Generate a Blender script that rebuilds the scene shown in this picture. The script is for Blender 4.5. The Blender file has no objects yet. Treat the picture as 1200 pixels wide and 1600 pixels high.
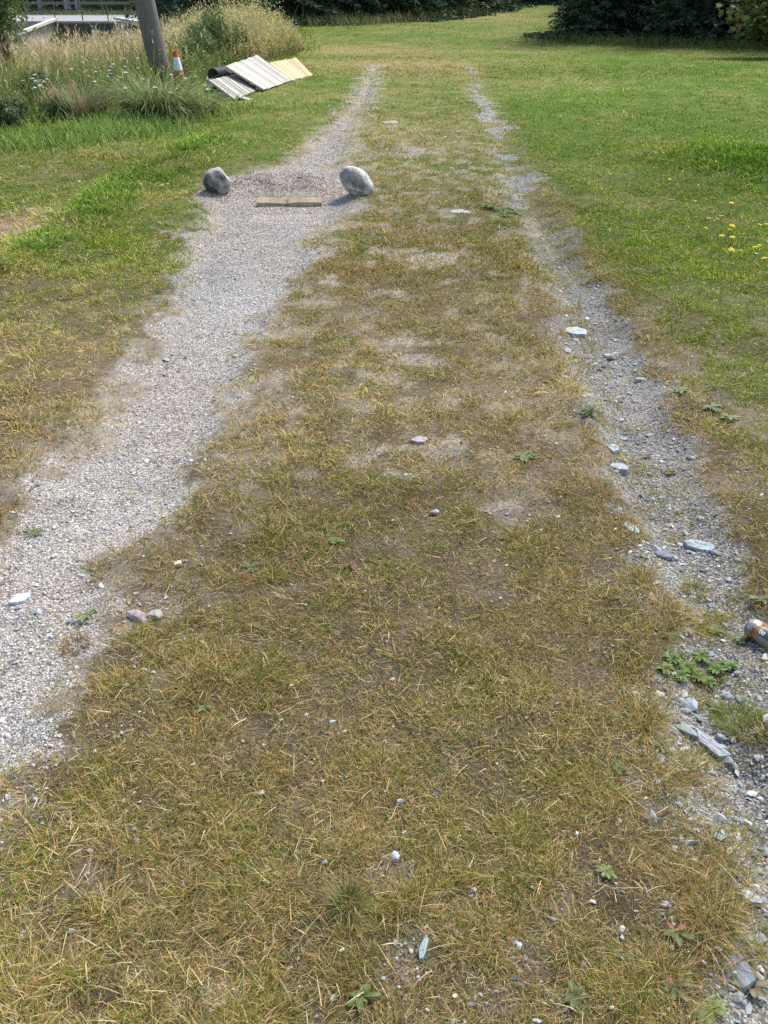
import bpy, bmesh, math
import numpy as np
from mathutils import Vector, Matrix
rng = np.random.default_rng(7)
R = math.radians
sc = bpy.context.scene
COL = sc.collection
# ---------------------------------------------------------------- camera
PITCH, FPX, CAMH = R(29.7), 1500.0, 1.6
cam = bpy.data.objects.new('camera', bpy.data.cameras.new('camera'))
COL.objects.link(cam)
cam.location = (0, 0, CAMH)
cam.rotation_euler = (math.pi/2-PITCH, 0, 0)
cam.data.sensor_fit = 'VERTICAL'; cam.data.sensor_height = 36; cam.data.sensor_width = 27
cam.data.lens = 36*FPX/1600
cam.data.clip_start = .05; cam.data.clip_end = 2000
sc.camera = cam
# ---------------------------------------------------------------- light
SUN_DIR = Vector((.50, .62, 1.05)).normalized()      # towards the sun
elev = math.asin(SUN_DIR.z); azim = math.atan2(SUN_DIR.x, SUN_DIR.y)
w = bpy.data.worlds.new('World'); sc.world = w; w.use_nodes = True
nt = w.node_tree; nt.nodes.clear()
sky = nt.nodes.new('ShaderNodeTexSky'); sky.sky_type = 'NISHITA'; sky.sun_disc = False
sky.sun_elevation = elev; sky.sun_rotation = azim; sky.dust_density = 2.5; sky.air_density = 1.0
bg = nt.nodes.new('ShaderNodeBackground'); bg.inputs[1].default_value = .15
wo = nt.nodes.new('ShaderNodeOutputWorld')
nt.links.new(sky.outputs[0], bg.inputs[0]); nt.links.new(bg.outputs[0], wo.inputs[0])
sl = bpy.data.lights.new('sun', 'SUN'); sl.energy = 2.6; sl.angle = R(13); sl.color = (1, .95, .87)
so = bpy.data.objects.new('sun', sl); COL.objects.link(so)
so.rotation_euler = (-SUN_DIR).to_track_quat('-Z', 'Y').to_euler()
sc.view_settings.view_transform = 'Standard'; sc.view_settings.look = 'None'
sc.view_settings.exposure = 0.96; sc.view_settings.gamma = 1
sc.cycles.max_bounces = 6; sc.cycles.diffuse_bounces = 3; sc.cycles.transmission_bounces = 4
sc.cycles.use_denoising = False
# ---------------------------------------------------------------- maths helpers
CP, SP = math.cos(PITCH), math.sin(PITCH)
def ray(px, py):
    a = (px-600)/FPX; b = (800-py)/FPX
    return Vector((a, CP+b*SP, -SP+b*CP))
def G(px, py, z=0.):                      # point at height z seen at a measured place of the photo
    d = ray(px, py); t = (z-CAMH)/d.z
    return Vector((d.x*t, d.y*t, z))
def P(px, py, Y):                         # point at depth Y
    d = ray(px, py); t = Y/d.y
    return Vector((d.x*t, Y, CAMH+d.z*t))
def sstep(a, b, x):
    t = np.clip((x-a)/(b-a), 0, 1); return t*t*(3-2*t)
def _h(i, j, s):
    n = (i*374761393 + j*668265263 + s*1442695041) & 0x7fffffff
    n = ((n ^ (n >> 13))*1274126177) & 0x7fffffff
    return ((n ^ (n >> 16)) & 0xffff)/65535.
def vn(x, y, s=0):
    x = np.asarray(x, float); y = np.asarray(y, float)
    i = np.floor(x).astype(np.int64); j = np.floor(y).astype(np.int64)
    u = x-i; v = y-j; u = u*u*(3-2*u); v = v*v*(3-2*v)
    return (_h(i, j, s)*(1-u)*(1-v)+_h(i+1, j, s)*u*(1-v)+_h(i, j+1, s)*(1-u)*v+_h(i+1, j+1, s)*u*v)
def fbm(x, y, sc_, s=0, o=4):
    r = 0; a = .5; f = 1/sc_; t = 0
    for k in range(o):
        r = r+a*vn(np.asarray(x)*f+17.3*k, np.asarray(y)*f-9.1*k, s+k*7); t += a; a *= .55; f *= 2.07
    return r/t                            # 0..1, mean .5
# ---------------------------------------------------------------- place measurements
LT = [(100,572,594),(112,566,600),(130,556,596),(160,540,586),(200,505,566),(225,462,558),(250,440,556),(275,385,556),(300,330,556),(322,335,545),
 (350,325,520),(380,305,490),(410,300,470),(450,292,448),(480,270,430),(500,255,412),(550,230,388),(600,165,380),(650,130,345),(700,95,325),
 (750,35,308),(800,-20,262),(850,-50,215),(900,-90,192),(950,-130,165),(1000,-160,170),(1050,-190,150),(1100,-210,85),(1150,-240,55),(1200,-260,8),(1300,-300,-50),(1600,-400,-200)]
RT = [(100,731,737),(150,740,762),(200,764,792),(250,772,818),(300,786,850),(350,815,880),(400,832,905),(450,856,950),(500,870,985),
 (550,878,1012),(600,893,1035),(650,930,1060),(700,945,1090),(750,955,1108),(800,975,1125),(850,1012,1165),(900,1038,1195),(950,1052,1222),
 (1000,1060,1235),(1050,1062,1230),(1100,1040,1205),(1150,1045,1185),(1200,1085,1250),(1300,1128,1280),(1400,1150,1310),(1500,1110,1320),(1600,1085,1340)]
def edges(T):
    a = np.array([[G(l, y).y, G(l, y).x, G(r, y).x] for y, l, r in T][::-1]); return a
LE, RE = edges(LT), edges(RT)
def track_d(E, x, y):
    l = np.interp(y, E[:, 0], E[:, 1]); r = np.interp(y, E[:, 0], E[:, 2])
    d = np.minimum(x-l, r-x)
    return np.where(y > E[-1, 0], np.minimum(d, -(y-E[-1, 0])*.6-.05), d), x-(l+r)/2
def tracks(x, y):
    amp = .16+.03*np.clip(y, 0, 12)*.5
    n = (fbm(x, y, .28, 11)-.5)*amp*1.8+(fbm(x, y, .07, 12, 3)-.5)*.30
    dl, sl_ = track_d(LE, x, y); dr, sr = track_d(RE, x, y); dl = dl-.13*sstep(8.3, 9.5, y)-.03*sstep(5, 4, y)
    L = sstep(-.05, .06, dl+n); Rr = sstep(-.04, .05, dr+n*.7)
    # fades out far away
    L = L*(1-.92*sstep(.40, .54, fbm(x, y, .3, 13))*sstep(8, 13, y))
    Rr = Rr*(1-.95*sstep(.38, .50, fbm(x, y, .25, 14))*sstep(4.5, 8, y))
    return L, Rr, dl, dr, sr
# bare or stony patches: px, py, rx, ry (photo pixels), strength
PATCH = [(22,352,62,17,1.1),(690,403,50,14,1),(600,392,30,7,.7),(520,437,30,14,.9),(560,440,18,7,.6),(645,237,30,7,.8),(612,190,25,3,.8),(625,205,25,3,.5),(655,560,60,10,.5),
 (690,705,75,20,.75),(560,718,32,18,.9),(622,742,28,9,1),(505,745,60,12,.5),(790,800,36,20,.95),(640,535,75,7,.6),(775,715,60,9,.4),
 (235,950,48,32,.95),(700,540,26,8,.7),(560,1120,90,40,.35),(640,1180,120,50,.45),(700,1050,120,60,.3),(690,1240,60,45,.4),(615,1350,50,30,.45),
 (640,1500,45,70,.55),(1020,1250,40,70,.5),(950,1120,60,60,.35),(850,1000,40,40,.3),(1000,1500,70,60,.45),(770,1390,50,60,.3),(470,1400,60,25,.35),
 (340,1550,50,30,.35),(290,1375,40,20,.3),(480,900,70,30,.4),(720,330,30,5,.6),(250,370,45,14,.5),(620,455,70,10,.4),(30,1250,60,60,.4),(1110,560,20,8,.3)]
PW = []
for px, py, rx, ry, s in PATCH:
    c = G(px, py); PW.append((c.x, c.y, abs(G(px+rx, py).x-c.x), abs(G(px, py-ry).y-c.y), s))
STRAW = [(30,350,50,22,1.0),(80,335,14,5,.5),(640,100,150,11,.8),(560,72,110,5,.8),(800,92,60,5,.7),(60,600,80,40,.4),(660,660,90,25,.5),(880,110,20,20,.4),(800,125,60,14,.45),(700,25,120,5,.7)]
SW = []
for px, py, rx, ry, s in STRAW:
    c = G(px, py); SW.append((c.x, c.y, abs(G(px+rx, py).x-c.x), abs(G(px, py-ry).y-c.y), s))
def blobs(W, x, y):
    r = np.zeros_like(np.asarray(x, float))
    for cx, cy, rx, ry, s in W:
        q = ((x-cx)/rx)**2+((y-cy)/ry)**2
        r = np.maximum(r, s*np.exp(-q*.7))
    return r
def bare(x, y):
    b = blobs(PW, x, y)*.92
    n = fbm(x, y, .10, 21, 4)
    mid = (track_d(LE, x, y)[1] > 0)*(track_d(RE, x, y)[1] < 0)
    nb = sstep(.52, .64, fbm(x, y*.7, .15, 22, 4)+.10*(fbm(x, y, 1.1, 23)-.5))*(.30+.5*sstep(-.3, .8, x+.0*y))*sstep(6.5, 1.5, y)
    nb = np.maximum(nb, mid*.8*sstep(.53, .64, fbm(x*1.2, y*.8, .11, 24, 4)+.2*(fbm(x, y, 1.2, 25)-.5))*sstep(2.5, 4, y)*sstep(15, 10, y))
    return np.clip(sstep(.42, .56, b*.85+(n-.5)*2.2*np.minimum(1,b*3))*(b > .03)+nb*.8, 0, 1)
RIDGE = [G(px, py) for px, py in ((-60,450),(30,402),(110,352),(185,300),(255,262),(330,225))]
def segd(x, y, pts):
    best = np.full(np.shape(x), 1e9)
    for a, b in zip(pts[:-1], pts[1:]):
        vx, vy = b.x-a.x, b.y-a.y; L2 = vx*vx+vy*vy
        t = np.clip(((x-a.x)*vx+(y-a.y)*vy)/L2, 0, 1)
        best = np.minimum(best, np.hypot(x-a.x-t*vx, y-a.y-t*vy))
    return best
def bankx(y):                             # x of the edge of the rough weeds
    return np.interp(y, [0, 8, 11, 13, 14.2, 16.8, 18.5, 24.4, 31, 60], [-5.5, -5.0, -4.2, -3.5, -2.9, -2.35, -2.5, -1.95, -2.6, -6])
LUSHR = G(1200, 262)
def lush(x, y):
    r = np.exp(-((segd(x, y, RIDGE)+(fbm(x, y, .5, 32)-.5)*.5)/.30)**2)*(.1+1.6*fbm(x, y, .35, 31))
    r = r*(1-np.clip(1.6*blobs(PW[:1], x, y), 0, 1))
    r = np.maximum(r, .7*sstep(.58, .72, fbm(x, y, .6, 33))*sstep(.3, 1.2, np.interp(y, LE[:, 0], LE[:, 1])-x)*sstep(5.5, 8, y)*.6)
    q = ((x-LUSHR.x)/.75)**2+((y-LUSHR.y)/1.3)**2
    r = np.maximum(r, 1.15*np.exp(-q))
    bk = sstep(.9, .05, x-bankx(y))*sstep(6, 9, y)
    return np.clip(np.maximum(r, bk*.8), 0, 1.2)
def green(x, y):
    L, Rr, dl, dr, sr = TR(x, y)
    rside = sstep(-.05, .28, np.where(sr > 0, -dr, -1)); lside = np.where(x < np.interp(y, LE[:, 0], LE[:, 1]), 1., 0.)
    g = .34-.04*sstep(2.5, 3.5, y)*sstep(7, 5, y)+.26*sstep(6, 13, y)
    g = g*(1-rside)+rside*.90
    gl = .38+.35*sstep(3.8, 6.0, y)
    g = np.where(lside > 0, gl, g)
    g = np.where(y > 19, g*(1-sstep(19, 23, y))+.72*sstep(19, 23, y), g)
    g = g+(fbm(x, y*.8, .9, 41)-.5)*.8+(fbm(x, y, .15, 42, 3)-.5)*.85
    st = blobs(SW, x, y)*(.6+.8*fbm(x, y, .3, 43))
    g = g*(1-np.clip(st, 0, 1)*.9)
    return np.clip(np.maximum(g, lush(x, y)*.95), .03, 1)
def TR(x, y): return tracks(x, y)
MC = G(440, 297); WB = G(452, 325)
BL, BR = G(341, 302), G(558, 306)
def H(x, y):
    x = np.asarray(x, float); y = np.asarray(y, float)
    L, Rr, dl, dr, sr = TR(x, y)
    z = (fbm(x, y, .8, 51, 3)-.5)*.05*sstep(16, 8, y)+(fbm(x, y, .15, 52, 3)-.5)*.022*sstep(10, 4, y)
    z = z-.035*sstep(-.08, .1, dl)-.05*sstep(-.05, .12, dr)*sstep(15, 6, y)
    m = np.exp(-(((x-MC.x)/.60)**4)-(((y-MC.y-.16)/.24)**2))*.12*(.5+1.0*fbm(x, y, .18, 53))
    z = z+m+.03*np.exp(-((x-BL.x)/.20)**2-((y-BL.y-.02)/.17)**2)+.03*np.exp(-((x-BR.x)/.20)**2-((y-BR.y-.02)/.17)**2)-.04*np.exp(-((x-WB.x)/.36)**2-((y-WB.y+.14)/.12)**2)
    z = z+.06*np.exp(-(segd(x, y, RIDGE)/.22)**2)
    z = z+.10*np.exp(-((x-LUSHR.x)/.8)**2-((y-LUSHR.y)/1.0)**2)
    d = bankx(y)-x
    deep = np.interp(y, [8, 20, 40, 52, 76, 79.5, 81, 130, 400], [-.35, -1.2, -2.15, -3.2, -3.5, -3.5, -2.35, -2.2, 6])
    z = z+deep*sstep(.6, 9, d)
    z = z-.10*sstep(19.5, 23, y)*sstep(31, 24, y)
    return z
def H1(x, y): return float(H(np.array([x]), np.array([y]))[0])
def g3(px, py):                           # on the real ground
    p = G(px, py)
    for _ in range(4): p = G(px, py, H1(p.x, p.y))
    return p
# ---------------------------------------------------------------- mesh and material helpers
def tag(o, label=None, cat=None, group=None, kind=None):
    if label: o['label'] = label
    if cat: o['category'] = cat
    if group: o['group'] = group
    if kind: o['kind'] = kind
    return o
def link(name, me, mat=None, parent=None):
    o = bpy.data.objects.new(name, me); COL.objects.link(o)
    if mat is not None and me is not None and not me.materials: me.materials.append(mat)
    if parent is not None: o.parent = parent
    return o
def empty(name, loc=(0, 0, 0), rz=0):
    o = bpy.data.objects.new(name, None); COL.objects.link(o); o.location = loc; o.rotation_euler = (0, 0, rz)
    o.empty_display_size = .1; return o
def rawmesh(name, V, F, C=None, smooth=False):
    V = np.asarray(V, np.float32); F = np.asarray(F, np.int32); k = F.shape[1]
    me = bpy.data.meshes.new(name)
    me.vertices.add(len(V)); me.vertices.foreach_set('co', V.ravel())
    me.loops.add(F.size); me.loops.foreach_set('vertex_index', F.ravel())
    me.polygons.add(len(F)); me.polygons.foreach_set('loop_start', np.arange(0, F.size, k, dtype=np.int32))
    me.polygons.foreach_set('loop_total', np.full(len(F), k, np.int32))
    me.polygons.foreach_set('use_smooth', np.full(len(F), smooth))
    if C is not None:
        a = me.color_attributes.new('Col', 'FLOAT_COLOR', 'POINT')
        c = np.ones((len(V), 4), np.float32); c[:, :3] = C; a.data.foreach_set('color', c.ravel())
    me.update(calc_edges=True)
    return me
def join(parts):
    V = []; F = []; C = []; n = 0
    for v, f, c in parts:
        V.append(v); F.append(f+n); C.append(c); n += len(v)
    return np.concatenate(V), np.concatenate(F), np.concatenate(C)
def newmat(name):
    m = bpy.data.materials.new(name); m.use_nodes = True; m.node_tree.nodes.clear(); return m, m.node_tree
def mat_leaf(name, trans=.35, spec=.0):
    m, t = newmat(name); N = t.nodes.new
    a = N('ShaderNodeAttribute'); a.attribute_name = 'Col'
    d = N('ShaderNodeBsdfDiffuse'); tr = N('ShaderNodeBsdfTranslucent'); mx = N('ShaderNodeMixShader'); o = N('ShaderNodeOutputMaterial')
    mx.inputs[0].default_value = trans
    t.links.new(a.outputs['Color'], d.inputs[0]); t.links.new(a.outputs['Color'], tr.inputs[0])
    t.links.new(d.outputs[0], mx.inputs[1]); t.links.new(tr.outputs[0], mx.inputs[2])
    out = mx.outputs[0]
    if spec:
        g = N('ShaderNodeBsdfGlossy'); g.inputs['Roughness'].default_value = .45; g.inputs[0].default_value = (1, 1, 1, 1)
        m2 = N('ShaderNodeMixShader'); m2.inputs[0].default_value = spec
        t.links.new(out, m2.inputs[1]); t.links.new(g.outputs[0], m2.inputs[2]); out = m2.outputs[0]
    t.links.new(out, o.inputs[0]); return m
def mat_solid(name, col=None, rough=.85, nscale=30, namt=.35, bump=.3, metal=0, spec=.3, col2=None, stretch=None, bdist=.01):
    """col None: take the Col attribute"""
    m, t = newmat(name); N = t.nodes.new; L = t.links.new
    p = N('ShaderNodeBsdfPrincipled'); o = N('ShaderNodeOutputMaterial'); L(p.outputs[0], o.inputs[0])
    p.inputs['Roughness'].default_value = rough; p.inputs['Metallic'].default_value = metal
    p.inputs['Specular IOR Level'].default_value = spec
    tc = N('ShaderNodeTexCoord'); no = N('ShaderNodeTexNoise'); no.inputs['Scale'].default_value = nscale
    no.inputs['Detail'].default_value = 8; no.inputs['Roughness'].default_value = .65
    src = tc.outputs['Object']
    if stretch:
        mp = N('ShaderNodeMapping'); mp.inputs['Scale'].default_value = stretch; L(src, mp.inputs[0]); src = mp.outputs[0]
    L(src, no.inputs[0])
    mx = N('ShaderNodeMix'); mx.data_type = 'RGBA'
    rmp = N('ShaderNodeMapRange'); rmp.inputs[1].default_value = .3; rmp.inputs[2].default_value = .7; L(no.outputs['Fac'], rmp.inputs[0])
    L(rmp.outputs[0], mx.inputs['Factor'])
    if col is None:
        a = N('ShaderNodeAttribute'); a.attribute_name = 'Col'
        def mul(k):
            v = N('ShaderNodeVectorMath'); v.operation = 'SCALE'; v.inputs['Scale'].default_value = k; L(a.outputs['Color'], v.inputs[0]); return v.outputs[0]
        L(mul(1-namt), mx.inputs['A']); L(mul(1+namt*.6), mx.inputs['B'])
    else:
        c2 = col2 or tuple(min(1, c*(1+namt*.6)) for c in col)
        c1 = col if col2 else tuple(c*(1-namt) for c in col)
        mx.inputs['A'].default_value = (*c1, 1); mx.inputs['B'].default_value = (*c2, 1)
    L(mx.outputs['Result'], p.inputs['Base Color'])
    if bump:
        b = N('ShaderNodeBump'); b.inputs['Strength'].default_value = bump; b.inputs['Distance'].default_value = bdist
        L(no.outputs['Fac'], b.inputs['Height']); L(b.outputs[0], p.inputs['Normal'])
    return m
M_GRASS = mat_leaf('grass_blades', .30)
M_LEAF = mat_leaf('leaves', .35, .012)
M_NEEDLE = mat_leaf('needles', .12, .02)
M_STONE = mat_solid('stone', None, .85, 90, .3, .3, bdist=.003)
M_STONE_BIG = mat_solid('boulder_stone', None, .85, 17, .62, .7, bdist=.03)
M_BARK = mat_solid('bark', None, .95, 20, .45, .8, stretch=(1, 1, .2))
M_WOOD = mat_solid('weathered_wood', None, .9, 40, .30, .4, stretch=(1, 1, .3), bdist=.004)
M_CONC = mat_solid('concrete', (.36, .34, .29), .9, 2, .25, .2)
M_ASPH = mat_solid('road_surface', (.27, .275, .28), .9, 4, .12, .1)
M_STEEL = mat_solid('dark_steel', (.09, .10, .11), .5, 10, .2, 0, spec=.4)
M_PLAIN = mat_solid('petals', None, .7, 60, .1, 0)
# ---------------------------------------------------------------- ground sheet
def woodline(x): return np.interp(x, [-30, -3, -2, 2.1, 5.0, 7.5, 9], [33, 31.5, 32.2, 37.2, 47, 66, 120])
def soil_color(x, y):
    x = np.asarray(x, float)
    L, Rr, dl, dr, sr = TR(x, y); b = bare(x, y); g = green(x, y)
    n1 = fbm(x, y, .09, 61, 3)[:, None]; n2 = fbm(x, y, .5, 62, 3)[:, None]
    gn = g[:, None]*(.15+.85*sstep(3, 7, y)[:, None])
    thatch = np.array([.15, .115, .07])*(1-gn)+np.array([.05, .075, .015])*gn
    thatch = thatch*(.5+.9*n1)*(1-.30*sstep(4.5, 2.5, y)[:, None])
    far = sstep(5, 14, y)[:, None]
    gc = np.array([.26, .205, .095])*(1-g[:, None])+np.array([.065, .125, .014])*g[:, None]
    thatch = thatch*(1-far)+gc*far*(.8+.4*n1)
    ns = sstep(3.6, 2.4, y)[:, None]
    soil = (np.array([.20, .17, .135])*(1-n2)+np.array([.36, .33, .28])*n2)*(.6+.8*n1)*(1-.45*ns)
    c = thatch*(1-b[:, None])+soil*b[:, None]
    lc = (np.array([.32, .295, .27])*(1-n2)+np.array([.41, .395, .38])*n2)*(.8+.4*n1)
    pk = sstep(.5, .65, fbm(x, y, .6, 63))[:, None]
    lc = lc*(1-.35*pk)+np.array([.40, .35, .31])*.35*pk
    mound = np.exp(-((x-MC.x)/.75)**2-((y-MC.y)/.4)**2)[:, None]
    lc = lc*(1-mound*.6)+np.array([.33, .28, .25])*mound*.6
    rc = (np.array([.16, .155, .15])*(1-n2)+np.array([.27, .265, .26])*n2)*(.75+.5*n1)
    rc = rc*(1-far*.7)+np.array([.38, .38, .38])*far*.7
    Lw = sstep(-.22, .05, dl+(fbm(x, y, .12, 66, 3)-.5)*.7)[:, None]*.75; c = c*(1-Lw)+np.array([.30, .265, .22])*(.7+.6*n1)*Lw
    c = c*(1-L[:, None])+lc*L[:, None]
    c = c*(1-Rr[:, None])+rc*Rr[:, None]
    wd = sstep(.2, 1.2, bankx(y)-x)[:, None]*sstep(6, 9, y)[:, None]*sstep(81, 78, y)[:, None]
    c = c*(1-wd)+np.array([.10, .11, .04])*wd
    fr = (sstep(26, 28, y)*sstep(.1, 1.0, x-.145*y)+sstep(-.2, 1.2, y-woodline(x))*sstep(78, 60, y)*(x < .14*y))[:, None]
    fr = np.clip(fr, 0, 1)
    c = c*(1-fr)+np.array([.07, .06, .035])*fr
    gv = np.maximum(L, Rr)[:, None]; c = c*(1-gv)+c*gv*np.array([1.04, 1, .94])
    eb = blobs(PW[:1], x, y)[:, None]*b[:, None]; c = c*(1-.8*eb)+np.array([.30, .19, .12])*(.6+.8*n1)*.8*eb
    return np.clip(c, .01, .9), np.clip(np.maximum(np.maximum(L, Rr), b*.7), 0, 1)
ys = [-6.]
while ys[-1] < 380: ys.append(ys[-1]+max(.022, .0085*abs(ys[-1]))*(1 if ys[-1] > .6 else 12 if ys[-1] < -.5 else 3))
ys = np.array(ys); ts = np.concatenate([np.linspace(-6, -.62, 40)[:-1], np.linspace(-.62, .62, 380), np.linspace(.62, 6, 40)[1:]])
YY, TT = np.meshgrid(ys, ts, indexing='ij'); XX = TT*(np.maximum(YY, 0)+2.2)
X1, Y1 = XX.ravel(), YY.ravel(); Z1 = H(X1, Y1)
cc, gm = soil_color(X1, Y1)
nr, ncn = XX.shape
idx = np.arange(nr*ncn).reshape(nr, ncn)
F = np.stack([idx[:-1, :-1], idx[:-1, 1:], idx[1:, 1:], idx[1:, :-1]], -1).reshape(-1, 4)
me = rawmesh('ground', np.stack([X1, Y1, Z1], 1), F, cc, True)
ga = me.attributes.new('gravel', 'FLOAT', 'POINT'); ga.data.foreach_set('value', gm.astype(np.float32))
m, t = newmat('ground'); N = t.nodes.new; L_ = t.links.new
p = N('ShaderNodeBsdfPrincipled'); o = N('ShaderNodeOutputMaterial'); L_(p.outputs[0], o.inputs[0])
p.inputs['Roughness'].default_value = .95; p.inputs['Specular IOR Level'].default_value = .1
a = N('ShaderNodeAttribute'); a.attribute_name = 'Col'; a2 = N('ShaderNodeAttribute'); a2.attribute_name = 'gravel'
tc = N('ShaderNodeTexCoord')
vo = N('ShaderNodeTexVoronoi'); vo.inputs['Scale'].default_value = 140; L_(tc.outputs['Object'], vo.inputs[0])
sp = N('ShaderNodeSeparateColor'); L_(vo.outputs['Color'], sp.inputs[0])
mr = N('ShaderNodeMapRange'); mr.inputs[3].default_value = .35; mr.inputs[4].default_value = 1.75; L_(sp.outputs[0], mr.inputs[0])
dd = N('ShaderNodeMapRange'); dd.inputs[1].default_value = .25; dd.inputs[2].default_value = .75; dd.inputs[3].default_value = 1.0; dd.inputs[4].default_value = .45; L_(vo.outputs['Distance'], dd.inputs[0])
mu = N('ShaderNodeMath'); mu.operation = 'MULTIPLY'; L_(mr.outputs[0], mu.inputs[0]); L_(dd.outputs[0], mu.inputs[1])
no = N('ShaderNodeTexNoise'); no.inputs['Scale'].default_value = 160; no.inputs['Detail'].default_value = 10; no.inputs['Roughness'].default_value = .8; L_(tc.outputs['Object'], no.inputs[0])
nr_ = N('ShaderNodeMapRange'); nr_.inputs[1].default_value = .3; nr_.inputs[2].default_value = .7; nr_.inputs[3].default_value = .25; nr_.inputs[4].default_value = 1.75; L_(no.outputs['Fac'], nr_.inputs[0])
mi = N('ShaderNodeMix'); mi.data_type = 'FLOAT'; L_(a2.outputs['Fac'], mi.inputs[0]); L_(nr_.outputs[0], mi.inputs[2]); L_(mu.outputs[0], mi.inputs[3])
vs = N('ShaderNodeVectorMath'); vs.operation = 'SCALE'; L_(a.outputs['Color'], vs.inputs[0]); L_(mi.outputs[0], vs.inputs['Scale'])
L_(vs.outputs[0], p.inputs['Base Color'])
b = N('ShaderNodeBump'); b.inputs['Strength'].default_value = .6; b.inputs['Distance'].default_value = .006; L_(mi.outputs[0], b.inputs['Height']); L_(b.outputs[0], p.inputs['Normal'])
tag(link('ground', me, m), kind='structure')
# ---------------------------------------------------------------- blades
def blades(base, az, e0, e1, ln, wd, c0, c1, nseg=2, twist=None):
    """bent tapering blades; e0/e1 elevation angle at base/tip. returns verts, tris, colours"""
    n = len(base); k = nseg
    dirh = np.stack([np.cos(az), np.sin(az), np.zeros(n)], 1)
    sa = az+np.pi/2+(rng.uniform(-.9, .9, n) if twist is None else twist)
    side = np.stack([np.cos(sa), np.sin(sa), rng.uniform(-.3, .3, n)], 1)
    pos = base.copy(); V = []; C = []
    for s in range(k+1):
        f = s/k
        wdt = wd*(1-f**1.6)*.5
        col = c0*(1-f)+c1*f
        if s < k:
            V += [pos-side*wdt[:, None], pos+side*wdt[:, None]]; C += [col, col]
            e = e0+(e1-e0)*(s+.5)/k
            pos = pos+(dirh*np.cos(e)[:, None]+np.array([0, 0, 1])*np.sin(e)[:, None])*(ln/k)[:, None]
        else:
            V.append(pos); C.append(col)
    m_ = 2*k+1
    V = np.stack(V, 1).reshape(-1, 3); C = np.stack(C, 1).reshape(-1, 3)
    tri = []
    for s in range(k-1):
        a_ = 2*s; tri += [(a_, a_+1, a_+3), (a_, a_+3, a_+2)]
    tri.append((2*k-2, 2*k-1, 2*k))
    tri = np.array(tri); Fc = (np.arange(n)[:, None, None]*m_+tri[None]).reshape(-1, 3)
    return V, Fc, C
def scatter(n, y0, y1, tmax=.56, pw=1.2, x0=1.1):
    """world points, denser near the viewer"""
    yy = np.geomspace(max(y0, .05), y1, 600); d = np.hypot(yy, 1.4)
    pdf = (tmax*yy+x0)/d**(pw+1); cdf = np.concatenate([[0], np.cumsum((pdf[1:]+pdf[:-1])/2*np.diff(yy))]); cdf /= cdf[-1]
    y = np.interp(rng.random(n), cdf, yy); x = rng.uniform(-1, 1, n)*(tmax*y+x0)
    return x, y
GREENS = np.array([(.105, .18, .022), (.155, .235, .032), (.08, .14, .022), (.26, .28, .05), (.17, .235, .035), (.21, .26, .05)])
DRYS = np.array([(.68, .57, .33), (.52, .41, .22), (.42, .235, .10), (.31, .235, .11), (.52, .39, .20), (.23, .20, .065)])
def pick(g, n):
    isg = rng.random(n) < g
    cg = GREENS[rng.integers(0, len(GREENS), n)]; cd = DRYS[rng.integers(0, len(DRYS), n)]
    c = np.where(isg[:, None], cg, cd)
    return c*rng.uniform(.75, 1.3, n)[:, None]
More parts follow.
